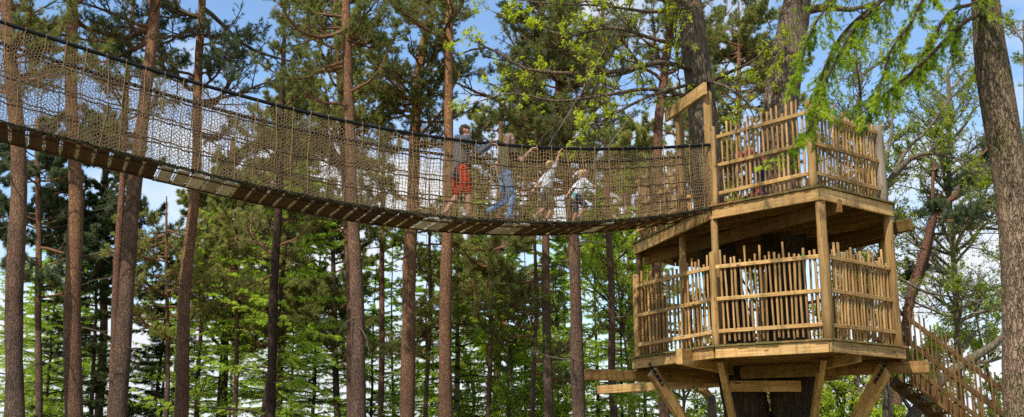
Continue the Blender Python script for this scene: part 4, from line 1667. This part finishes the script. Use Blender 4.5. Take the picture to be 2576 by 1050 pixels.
pine('light green rounded pine crown left of the door frame', [(1590, 1050), (1585, 600), (1583, 380)], 50, 20, 11, 'bark_pine', 1025,
     [(9.5, 16.6, 56, 3.4, dict(taper=.6))], ztop=17, tuft=.15, nw=6, nd=.03, tintm=.78, dens=1.0, group='background pine crowns', stubs=0)
pine('olive pine crown behind the woman and the children', [(1250, 1050), (1255, 600), (1258, 350)], 47, 22, 12, 'bark_pine', 1026,
     [(6.5, 17.0, 64, 3.4, dict(taper=.4))], ztop=18, tuft=.14, nw=6, nd=.026, tintm=.62, dens=1.0, group='background pine crowns', stubs=0)
pine('olive pine crown filling the gap behind the treehouse top storey', [(1850, 1050), (1855, 500), (1858, 200)], 42, 24, 14, 'bark_pine', 1027,
     [(11.0, 19.0, 60, 3.8, dict(taper=.4))], ztop=20, tuft=.13, nw=6, nd=.024, tintm=.6, dens=1.0, group='background pine crowns', stubs=0)
pine('dark pine crown low behind the stout lit pine', [(850, 1050), (840, 800), (838, 640)], 44, 18, 12, 'bark_dark', 1028,
     [(4.5, 12.0, 34, 2.6, dict(taper=.3))], ztop=13, tuft=.14, nw=6, nd=.026, tintm=.5, dens=1.0, group='background pine crowns', stubs=0)
for q, (lab, x, Y, z0, z1, n, tm) in enumerate([
        ('low olive pine with crooked boughs just left of the fourth large trunk', 415, 40, 5.5, 10.5, 26, .62),
        ('low olive pine between the fourth large trunk and the dark brown pine', 590, 41, 6.5, 10.5, 22, .68),
        ('low olive-brown pine between the dark crooked pine and the pine behind the man', 1075, 40, 5.0, 11.0, 30, .66),
        ('low olive pine hanging right of the pine behind the man', 1230, 39, 6.0, 9.8, 22, .64),
        ('low dark pine clump beside the thin bare trunk below the reaching child', 1340, 38, 4.5, 9.0, 18, .4)]):
    pine(lab, [(x, 1050), (x + 6, 800), (x + 4, 620)], Y, 13, 9, 'bark_pine', 1041 + q, [(z0, z1, n, 2.6, dict(taper=.3, pitch=(-.25, .35)))],
         ztop=z1 + .8, tuft=.10, nw=6, nd=.017, tintm=tm + .1, dens=.65, group='background pine crowns', stubs=0)
# forked pine at the right
P, R = trunk_path([(2250, 1050), (2290, 760), (2325, 650), (2352, 545)], 34, 24, 20, 0)
root = thing('pine_tree', 'forked red-limbed pine right of the treehouse with dark needles', 'tree', tuple(P[0]), 'forked pines at the right')
put_trunk(root, P, R, 'bark_red', 1031)
fk = [[(2352, 545), (2372, 525), (2410, 480), (2446, 436), (2470, 380)], [(2300, 740), (2330, 660), (2348, 560), (2346, 470), (2352, 400)]]
for q, f_ in enumerate(fk):
    Q = np.array([[*PD(x, y, 34 + .25 * q), 0] for x, y in f_])
    Q[:, 3] = np.linspace(px2r(17, 34), px2r(8, 34), len(Q))
    Q = smooth_path(Q, .3)
    put_trunk(root, Q[:, :3], Q[:, 3], 'bark_red', 1032 + q, 'limb', 10)
rng = np.random.default_rng(1033)
pts_ = [(2380, 515), (2410, 480), (2430, 455), (2455, 415), (2348, 560), (2346, 500), (2350, 430), (2330, 640), (2352, 545), (2400, 490), (2440, 440), (2466, 390)]
Bp = np.array([PD(x, y, 34) for x, y in pts_])
Dd = np.stack([rng.uniform(-.6, 1.2, len(Bp)), rng.uniform(-.5, 1, len(Bp)), rng.uniform(-.25, .35, len(Bp))], -1)
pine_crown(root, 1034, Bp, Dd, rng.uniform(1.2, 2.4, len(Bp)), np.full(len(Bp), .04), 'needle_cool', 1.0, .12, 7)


# ---------------------------------------------------------------- larches and spruces
def conifer_mesh(seed, H, Lmax, mat, wh=.38, per=5, tuft=.074, nw=6, nd=.020, droop=-.05, spread=.68, hang=-.35, z0=1.5, bare=0.0):
    """crown arrays of a tiered conifer standing at the origin"""
    rng = np.random.default_rng(seed)
    z = np.arange(z0, H * .97, wh)
    z = np.repeat(z, per) + rng.uniform(-.2, .2, len(z) * per)
    z = z[rng.random(len(z)) > bare]
    a = rng.uniform(0, 2 * np.pi, len(z))
    t = (z / H).clip(0, 1)
    L = Lmax * (1 - t) ** .75 * rng.uniform(.55, 1.1, len(z)) + .25
    D = np.stack([np.cos(a), np.sin(a), rng.uniform(-.05, .25, len(z)) + .3 * t], -1)
    P = np.stack([np.zeros_like(z), np.zeros_like(z), z], -1)
    p, d, r = limbs(rng, P, D, L, .008 + .009 * L, 7, .07, [droop, droop * 2, droop, 0, .03, .06, .08], .25)
    P1, D1, L1, R1 = shoots(rng, p, d, r, L, 1, 4, (.55, 1.2), (.12, .32), .92, -.04)
    L1 = np.clip(L1, .12, .9)
    p1, d1, r1 = limbs(rng, P1, D1, L1, np.minimum(R1, .009), 3, .12, hang * .3, .4)
    tp, td = along(rng, p1, 8)
    tp2, td2 = along(rng, p, 12)
    tint = np.concatenate([np.tile(rng.normal(.5, .16, len(P1)), 8), rng.normal(.45, .1, len(tp2))])
    tp, td = np.concatenate([tp, tp2]), np.concatenate([td, td2])
    V, Fc, T = needles(rng, tp, td, nw, tuft, nd, spread, tint)
    me = raw_mesh('needles', V, Fc, False, {'tint': ('FLOAT', np.clip(T, 0, 1))})
    me.materials.append(M[mat])
    s1, s2 = segs_of(p, r), segs_of(p1, r1)
    q = [np.concatenate(x) for x in zip(s1, s2)]
    Vb, Fb = seg_arrays(*q, 4)
    mb_ = raw_mesh('boughs', Vb, Fb, True)
    mb_.materials.append(M['twig_dark'])
    return me, mb_


LV = [conifer_mesh(2001, 13, 4.6, 'larch', bare=.38), conifer_mesh(2002, 13, 4.2, 'larch', wh=.58, bare=.25), conifer_mesh(2003, 13, 4.4, 'larch', wh=.62, bare=.3)]
SV = [conifer_mesh(2011, 12, 3.0, 'needle_dark', wh=.40, tuft=.09, nw=6, bare=.15, nd=.02)]


def conifer(label, x, y0, Y, w, H, variant, seed, lean=0, bark='bark_dark', name='larch_tree', group='young larches behind the bridge', top=None):
    base = PD(x, y0, Y); base[2] = 0
    tip = base + np.array([lean, 0, H])
    root = thing(name, label, 'tree', tuple(base), group)
    t = np.linspace(0, 1, 24)[:, None]
    rng = np.random.default_rng(seed)
    P = base * (1 - t) + tip * t
    P[:, :2] += np.cumsum(rng.normal(size=(24, 2)) * .02, 0)
    R = px2r(w, Y) * (1.05 - .95 * t[:, 0] ** 1.2)
    put_trunk(root, P, np.maximum(R, .01), bark, seed, n=10)
    sc = H / (12 if variant in SV else 13)
    rz = rng.uniform(0, 6.28)
    for nm, me in (('needles', variant[0]), ('boughs', variant[1])):
        o = bpy.data.objects.new(nm, me)
        COL.objects.link(o)
        o.parent = root
        o.rotation_euler = (0, math.atan2(lean, H), 0)
        o.rotation_euler = (Matrix.Rotation(math.atan2(lean, H), 3, 'Y') @ Matrix.Rotation(rz, 3, 'Z')).to_euler()
        o.scale = (sc * rng.uniform(.9, 1.1),) * 2 + (sc,)
    return root


conifer('green larch between the first and second pine trunks', 112, 1050, 46, 10, 12.5, LV[0], 1)
conifer('dark spruce with black-green tiers behind the second and third pine trunks', 237, 1050, 43, 15, 13.0, SV[0], 2, -.6, name='spruce_tree', group='dark spruces')
conifer('dark spruce filling the gap right of the leaning grey pine', 385, 1050, 47, 12, 11.5, SV[0], 3, .3, name='spruce_tree', group='dark spruces')
conifer('green larch with straight dark stem right of the fourth large trunk', 497, 1050, 44, 17, 12.0, LV[1], 4)
conifer('leaning larch whose thin dark stem tilts right up to the bridge planks', 640, 1050, 39, 20, 13.2, LV[2], 5, 1.35)
conifer('bright green larch just left of the stout lit pine', 786, 1050, 46, 12, 12.5, LV[0], 6)
conifer('pale green larch in the gap right of the thin red trunk', 990, 1050, 52, 10, 13.5, LV[1], 7)
conifer('grey-stemmed larch close right of the pine behind the man', 1153, 1050, 42, 17, 13.0, LV[2], 8, .1, bark='bark_grey')
conifer('bright larch in the wide gap below the woman', 1235, 1050, 50, 11, 12.5, LV[0], 9)
conifer('bright larch left of the thin bare trunk below the reaching child', 1325, 1050, 54, 10, 13.5, LV[1], 10)
conifer('green larch between the dark pine and the lower deck beams', 1500, 1050, 50, 11, 13.5, LV[2], 11)
conifer('green larch behind the left end of the lower deck beams', 1625, 1050, 46, 12, 12.5, LV[0], 12)
conifer('far green larch behind the second pine trunk', 190, 1050, 60, 10, 13, LV[1], 13)
conifer('far green larch behind the fourth large trunk', 430, 1050, 62, 10, 13, LV[2], 14)
conifer('far green larch behind the dark brown pine', 705, 1050, 58, 10, 14, LV[1], 15)
conifer('far green larch behind the stout lit pine', 890, 1050, 62, 10, 14, LV[0], 16)
conifer('far green larch behind the pine at the man', 1090, 1050, 62, 10, 14, LV[2], 17)
conifer('far green larch behind the dark pine below the running child', 1420, 1050, 64, 10, 15, LV[0], 18)
conifer('far green larch behind the far left trunk', 10, 1050, 56, 10, 13, LV[2], 19)
conifer('far green larch behind the thin dark larch stem', 580, 1050, 64, 10, 14, LV[0], 20)


for q, (lab, x, Y, H) in enumerate([
        ('low green larch in the gap left of the far left trunk base', 84, 50, 10.5),
        ('mid-green larch between the leaning grey pine and the fourth large trunk', 408, 50, 11.5),
        ('bright larch in the wide gap right of the fourth large trunk', 545, 46, 11.0),
        ('bright larch showing between the dark brown pine and the stout lit pine', 735, 50, 12.0),
        ('bright larch just right of the stout lit pine', 930, 46, 10.5),
        ('bright larch left of the pine behind the man', 1075, 48, 11.5),
        ('bright larch in the gap below the children', 1280, 44, 10.0),
        ('bright larch left of the dark pine below the running child', 1405, 47, 11.5),
        ('bright larch beside the thin grey-pink pine', 1565, 44, 12.0),
        ('larch in the wide gap between the first and third trunks', 150, 52, 12.0)]):
    conifer(lab, x, 1050, Y, 9, H, LV[q % 3], 40 + q)


# ---------------------------------------------------------------- broadleaved trees
def broadleaf(label, px, Y, w0, w1, ztop, seed, z0, n, L, mat, bark, cat='tree', name='broadleaf_tree', k=4, lsz=.10, lw=.32, keep=.6, group=None,
              pitch=(.15, .9), limbmat='twig_grey', extra=None, twigs=2, twig_l=(.3, .55), droop=.2, tintm=.5, m=2, flare=True, limbs3d=None):
    P, R = trunk_path(px, Y, w0, w1, ztop, flare)
    root = thing(name, label, cat, tuple(P[0]), group)
    put_trunk(root, P, R, bark, seed, n=14)
    rng = np.random.default_rng(seed)
    B = [spread_boughs(rng, P, R, z0, ztop, n, L, pitch=pitch)] if n else []
    EX = []
    if extra:
        for (nodes, r0) in extra + (limbs3d or []):
            Q = np.array([[*(PD(x, y, yy) if r0 > 0 else (x, y, yy)), 0] for x, y, yy in nodes])
            r0 = abs(r0)
            Q[:, 3] = np.linspace(r0, r0 * .22, len(Q))
            Q = smooth_path(Q, .25)
            put_trunk(root, Q[:, :3], Q[:, 3], bark, seed + len(EX) + 1, 'limb', 8)
            i = np.arange(2, len(Q), 2)
            T_ = norm(np.gradient(Q[:, :3], axis=0))[i]
            s_ = norm(np.cross(T_, UPV))
            sg = rng.choice([-1, 1], len(i))[:, None]
            D_ = norm(T_ * .6 + s_ * sg * rng.uniform(.3, 1, (len(i), 1)) + UPV * rng.uniform(-.35, .6, (len(i), 1)))
            L_ = (.35 + 1.5 * rng.random(len(i))) * (1.1 - .5 * i / len(Q))
            B.append((Q[i, :3], D_, L_, Q[i, 3] * .55))
            EX.append(Q)
    Ps, Ds, Ls, Rs = (np.concatenate(x) for x in zip(*B))
    p, d, r = limbs(rng, Ps, Ds, Ls, Rs, 6, .17, .05, .25)
    sg = [segs_of(p, r)]
    P1, D1, L1, R1 = shoots(rng, p, d, r, Ls, 1, 2, (.4, 1.1), (.28, .52), .35, .08)
    p1, d1, r1 = limbs(rng, P1, D1, L1, np.minimum(R1, .022), 4, .2, .04, .35)
    sg.append(segs_of(p1, r1))
    P2, D2, L2, R2 = shoots(rng, p1, d1, r1, L1, 1, twigs, (.4, 1.1), twig_l, .3, .03)
    L2 = np.clip(L2, .1, .8)
    p2, d2, r2 = limbs(rng, P2, D2, L2, np.minimum(R2, .007), 3, .2, .0, .5)
    q = [np.concatenate(x) for x in zip(*sg)]
    seg_obj('branches', *q, 5, M[limbmat], root)
    seg_obj('twigs', *segs_of(p2, r2), 3, M[limbmat], root)
    tp, td = p2[-1], d2[-1]
    if m:
        ap, ad_ = along(rng, p2, m)
        tp, td = np.concatenate([ap, tp]), np.concatenate([ad_, td])
    kk = rng.random(len(tp)) < keep
    tp, td = tp[kk], td[kk]
    V, Fc, T = leaves(rng, tp, td, k, lsz, lw, droop, rng.normal(tintm, .18, len(tp)))
    foliage_obj('leaves', V, Fc, T, mat, root)
    return root


# the two oak trunks that carry the treehouse
# unseen limbs added above the frame, over the bridge, to dapple the upper storey
DAPPLE = [([(3.9, 24.7, 12.6), (2.9, 22.5, 13.6), (1.6, 19.5, 14.4), (.3, 17.0, 14.9), (-.6, 15.2, 15.1)], -.10),
          ([(4.0, 24.6, 12.4), (4.0, 22.3, 13.2), (3.3, 19.6, 14.0), (2.6, 17.4, 14.4), (2.0, 15.8, 14.6), (1.8, 13.8, 14.7)], -.09),
          ([(4.1, 24.6, 12.9), (4.9, 22.6, 13.9), (4.9, 20.4, 14.5), (4.4, 18.6, 14.8), (3.6, 16.5, 14.9), (3.2, 14.6, 14.9)], -.08)]
oak_l = [(1878, 1050), (1835, 800), (1795, 560), (1775, 380), (1752, 160), (1738, 0)]
oak_r = [(1990, 1050), (1978, 760), (1962, 400), (1962, 290), (1984, 120), (2004, 0)]
broadleaf('broad furrowed oak trunk behind the door frame with yellow-green young leaves', oak_l, 24.8, 122, 66, 13.5, 3001, 12.6, 4, 2.0, 'oak_leaf', 'bark_oak',
          name='oak_tree', k=7, lsz=.11, lw=.2, keep=.13, m=0, limbs3d=DAPPLE, limbmat='twig', droop=.45, group=None,
          extra=[([(1745, 175, 24.6), (1660, 158, 23.9), (1570, 178, 23.4), (1440, 185, 23), (1320, 172, 22.8), (1225, 120, 22.9), (1150, 140, 23)], .075),
                 ([(1740, 120, 24.6), (1650, 100, 24), (1540, 70, 23.6), (1430, 90, 23.5), (1330, 60, 23.4), (1240, 30, 23.4)], .06),
                 ([(1755, 250, 24.5), (1640, 225, 23.7), (1520, 240, 23.2), (1400, 255, 23), (1290, 235, 22.9), (1190, 260, 23)], .055),
                 ([(1745, 210, 24.5), (1640, 240, 23.5), (1540, 290, 22.6), (1490, 320, 22.4), (1440, 352, 22.0)], .045),
                 ([(1735, 20, 24.6), (1640, 30, 23.5), (1520, 15, 23.0), (1400, 10, 22.5), (1300, 0, 22.5)], .05),
                 ([(1770, 215, 24.6), (1840, 180, 23.9), (1900, 150, 23.6), (1945, 100, 23.3)], .05),
                 ([(1765, 200, 24.6), (1830, 220, 23.4), (1880, 260, 22.8), (1900, 300, 22.6)], .04)])
broadleaf('twin furrowed oak trunk rising behind the upper stake fence', oak_r, 24.6, 118, 74, 13.0, 3002, 12.3, 6, 2.4, 'oak_leaf', 'bark_oak',
          name='oak_tree', k=7, lsz=.095, lw=.2, keep=.10, m=0, limbmat='twig', droop=.45,
          extra=[([(2010, 30, 24.6), (2080, 18, 24.4), (2140, 25, 24.4), (2200, 5, 24.5)], .13)])
o = bpy.data.objects.new('trunk_board', None)
bpy.data.objects.remove(o)
mb = MB(55)
c0, c1 = PD(1936, 218, 24.05), PD(1936, 262, 24.05)
mb.beam(c0, c1, .055, .03, (0, -1, 0))
bd = mb.build('wooden_batten', M['grey_post'])
tag(bd, 'short upright grey batten fixed to the right oak trunk', 'batten')

# the near larch at the right edge and its hanging sprays
P, R = trunk_path([(2586, 1050), (2562, 700), (2530, 400), (2502, 180), (2485, 0)], 13.5, 112, 78, 11)
NL = thing('larch_tree', 'big mossy near trunk at the right edge with drooping bright green sprays', 'tree', tuple(P[0]))
put_trunk(NL, P, R, 'bark_larch', 4001, n=28)
rng = np.random.default_rng(4002)
bl_ = [[(2488, -40, 13.5), (2400, -70, 13.2), (2280, -40, 12.9), (2160, 60, 12.6), (2085, 190, 12.4), (2045, 310, 12.3), (1990, 375, 12.2)],
       [(2488, 30, 13.5), (2420, 60, 13.0), (2330, 150, 12.6), (2250, 220, 12.3), (2200, 260, 12.1), (2160, 290, 12.0)],
       [(2488, -90, 13.5), (2380, -120, 13.0), (2240, -110, 12.8), (2120, -30, 12.6), (2040, 80, 12.5), (2010, 180, 12.4)],
       [(2490, -60, 13.5), (2440, -80, 12.8), (2350, -40, 12.2), (2290, 60, 12.0), (2240, 130, 12.0), (2210, 230, 11.9)],
       [(2490, -20, 13.5), (2450, 10, 13.2), (2390, 30, 13.0), (2340, 110, 12.9), (2300, 170, 12.8)],
       [(2350, -60, 13.2), (2220, 0, 13.0), (2110, 100, 13.1), (2055, 230, 13.0), (2045, 290, 13.0)]]
Pn, Dn, Ln = [], [], []
for q, nd_ in enumerate(bl_):
    Q = np.array([[*PD(*n_), 0] for n_ in nd_])
    Q[:, 3] = np.linspace(.034, .006, len(Q))
    Q = smooth_path(Q, .07)
    put_trunk(NL, Q[:, :3], Q[:, 3], 'bark_dark', 4010 + q, 'bough', 7)
    i = np.arange(max(4, int(len(Q) * .2)), len(Q), 2)
    T_ = norm(np.gradient(Q[:, :3], axis=0))[i]
    s_ = norm(np.cross(T_, UPV))
    for _ in range(2):
        sg = rng.choice([-1, 1], len(i))[:, None]
        D_ = norm(T_ * rng.uniform(.3, 1.0, (len(i), 1)) + s_ * sg * rng.uniform(.1, .8, (len(i), 1)) - UPV * rng.uniform(-.2, .9, (len(i), 1)))
        Pn.append(Q[i, :3]); Dn.append(D_); Ln.append((.18 + .6 * rng.random(len(i)) ** 1.6) * np.interp(i / len(Q), [0, .6, 1], [1.3, 1.1, .6]))
Pn, Dn, Ln = np.concatenate(Pn), np.concatenate(Dn), np.concatenate(Ln)
p, d, r = limbs(rng, Pn, Dn, Ln, np.full(len(Pn), .0055), 6, .12, -.10, .5)
P1, D1, L1, R1 = shoots(rng, p, d, r, Ln, 1, 2, (.5, 1.1), (.2, .42), .5, -.1)
p1, d1, r1 = limbs(rng, P1, D1, np.clip(L1, .06, .4), np.full(len(P1), .003), 4, .14, -.10, .6)
q = [np.concatenate(x) for x in zip(segs_of(p, r), segs_of(p1, r1))]
seg_obj('twigs', *q, 3, M['twig_dark'], NL)
tp, td = along(rng, p1, 7)
ta, tb = along(rng, p, 8)
tn = np.concatenate([np.tile(np.repeat(rng.normal(.5, .28, len(Pn)), 1)[np.tile(np.repeat(np.arange(len(Pn)), 2), 6)], 7), np.full(len(ta), .45)])
tp, td = np.concatenate([tp, ta]), np.concatenate([td, tb])
V, Fc, T = needles(rng, tp, td, 6, .034, .0065, .8, tn + rng.normal(0, .08, len(tp)))
foliage_obj('needles', V, Fc, T, 'larch_near', NL)

# fine-twigged trees at the right
TW = 'fine-twigged spring trees at the right'
broadleaf('bare-limbed tree arching right behind the weathered corner post', [(2232, 1050), (2228, 700), (2218, 510), (2214, 470)], 29, 26, 18, 8.9, 5001, 8.6, 3, 1.5,
          'bud', 'bark_grey', k=3, lsz=.075, keep=.28, group=TW, limbmat='twig', twigs=3,
          extra=[([(2216, 490, 29), (2245, 445, 28.9), (2290, 400, 28.7), (2340, 385, 28.5), (2400, 398, 28.3), (2470, 418, 28)], .10),
                 ([(2225, 480, 29), (2280, 380, 29.2), (2330, 330, 29.5), (2390, 250, 29.6), (2450, 190, 29.6)], .06),
                 ([(2214, 480, 29), (2240, 350, 29.5), (2250, 240, 30), (2290, 140, 30.4)], .06)])
broadleaf('pale fine-twigged tree filling the sky left of the near mossy trunk', [(2420, 1050), (2400, 700), (2390, 420), (2385, 200)], 36, 20, 12, 15, 5002, 4.5, 60, 3.8,
          'bud', 'bark_grey', k=3, lsz=.075, keep=.28, group=TW, twigs=3, limbmat='twig_grey')
broadleaf('fine-twigged tree between the upper fence and the hanging sprays', [(2150, 1050), (2160, 600), (2165, 250)], 34, 20, 12, 14.5, 5003, 4.5, 52, 3.0,
          'bud', 'bark_grey', k=3, lsz=.08, keep=.3, group=TW, twigs=3, limbmat='twig')
broadleaf('twiggy tree showing beyond the near mossy trunk at the right edge', [(2600, 1050), (2590, 700), (2580, 200)], 32, 20, 12, 15, 5004, 4.5, 26, 2.8,
          'bud', 'bark_grey', k=3, lsz=.08, keep=.25, group=TW, twigs=3)
broadleaf('leaning grey limb tree behind the staircase', [(2295, 1050), (2322, 1005), (2380, 945), (2437, 908), (2498, 872), (2530, 844)], 27, 34, 16, 0, 5005, 2, 0, 0,
          'bud', 'bark_grey', k=3, lsz=.09, keep=.3, group=TW, flare=False,
          extra=[([(2530, 844, 27), (2560, 800, 27), (2575, 740, 27)], .06), ([(2290, 1030, 27.2), (2270, 1000, 27.4), (2250, 965, 27.6), (2235, 930, 27.8)], .06),
                 ([(2262, 700, 28), (2330, 735, 28), (2400, 748, 28), (2470, 765, 28), (2530, 790, 28)], .04)])
# undergrowth trees
BU = 'young green broadleaved trees low behind the trunks'
for (lab, x, Y, zt, n, L, sd_, mt, tm) in [
        ('leafy green sapling in the gap left of the thin bare trunk', 1290, 40, 6.2, 20, 2.6, 6001, 'leaf_green', .4),
        ('leafy green sapling at the foot of the gap beside the dark pine trunk', 1400, 44, 6.6, 20, 2.6, 6002, 'leaf_green', .35),
        ('leafy bush below the lower deck left of the oak trunks', 1720, 36, 5.2, 20, 2.4, 6003, 'leaf_green', .5),
        ('leafy bush below the lower deck right of the oak trunks', 2120, 34, 5.0, 22, 2.4, 6004, 'leaf_green', .6),
        ('bright leafy bush beneath the staircase', 2330, 38, 5.4, 22, 2.6, 6005, 'leaf_green', .65),
        ('bright leafy bush beside the near mossy trunk', 2490, 40, 7.6, 24, 2.4, 6006, 'leaf_green', .6),
        ('green sapling in the gap right of the pine behind the man', 1190, 46, 6.0, 18, 2.6, 6007, 'leaf_green', .45),
        ('leafy green tree seen between the stakes of the lower storey', 1935, 38, 9.5, 34, 3.2, 6009, 'leaf_green', .45),
        ('leafy green tree right behind the lower storey corner posts', 2200, 40, 9.0, 30, 3.0, 6010, 'leaf_green', .5),
        ('light green sapling with mossy stem left of the lower fence', 1588, 40, 11.5, 26, 2.6, 6008, 'leaf_green', .6)]:
    broadleaf(lab, [(x, 1050), (x + 5, 1000), (x - 3, 960)], Y, 9, 8, zt, sd_, 1.2 if zt < 10 else 5.5, n, L, mt, 'bark_grey', name='sapling', k=3, lsz=.105, lw=.32, keep=.55, group=BU,
              limbmat='twig', tintm=tm, m=3)
# snapped trunk under the lower deck
P, R = trunk_path([(1792, 1050), (1790, 1010), (1788, 996)], 30, 24, 23, 0)
sn = thing('broken_trunk', 'snapped grey trunk with torn yellow wood below the lower deck', 'tree stump', tuple(P[0]))
put_trunk(sn, P, R, 'bark_grey', 7001, n=12)
mb = MB(7002)
tp = P[-1]
rg = random.Random(3)
for q in range(9):
    a = q * .7
    b0 = tp + np.array([math.cos(a) * .07, math.sin(a) * .07, -.05])
    mb.pole([b0, b0 + [-.10 - .02 * q, 0, .10 + rg.uniform(0, .12)], b0 + [-.2 - .02 * q, 0, .16 + rg.uniform(0, .2)]], [.045, .04, .015], 6)
sp_ = mb.build('splinters', M['timber'], sn)

# unseen pines added left of the view to shade the bridge and first trunks
def shade_pine(label, x, y, seed, mat, n, L, z0, z1):
    P = np.array([[x + .25 * math.sin(k * .3), y, k * 1.0] for k in range(0, int(z1) + 2)], float)
    R_ = np.linspace(.24, .04, len(P))
    Q = smooth_path(np.column_stack([P, R_]), .5)
    root = thing('pine_tree', label, 'tree', (x, y, 0), 'unseen pines added for shade')
    put_trunk(root, Q[:, :3], Q[:, 3], 'bark_pine', seed)
    rng = np.random.default_rng(seed)
    B = spread_boughs(rng, Q[:, :3], Q[:, 3], z0, z1, n, L)
    pine_crown(root, seed + 1, *B, mat, .8, .13, 5, nd=.03)


shade_pine('unseen pine added left of the bridge end to shade the nearest planks', -9.4, 5.2, 8001, 'needle', 30, 3.4, 11.5, 20)
shade_pine('unseen pine added left of the view to shade the middle of the bridge', -6.2, 6.4, 8002, 'needle', 36, 3.0, 12.5, 20)
shade_pine('unseen pine added beyond the left edge to shade the first trunks', -14.2, 14.8, 8003, 'needle', 30, 3.4, 11.5, 20)
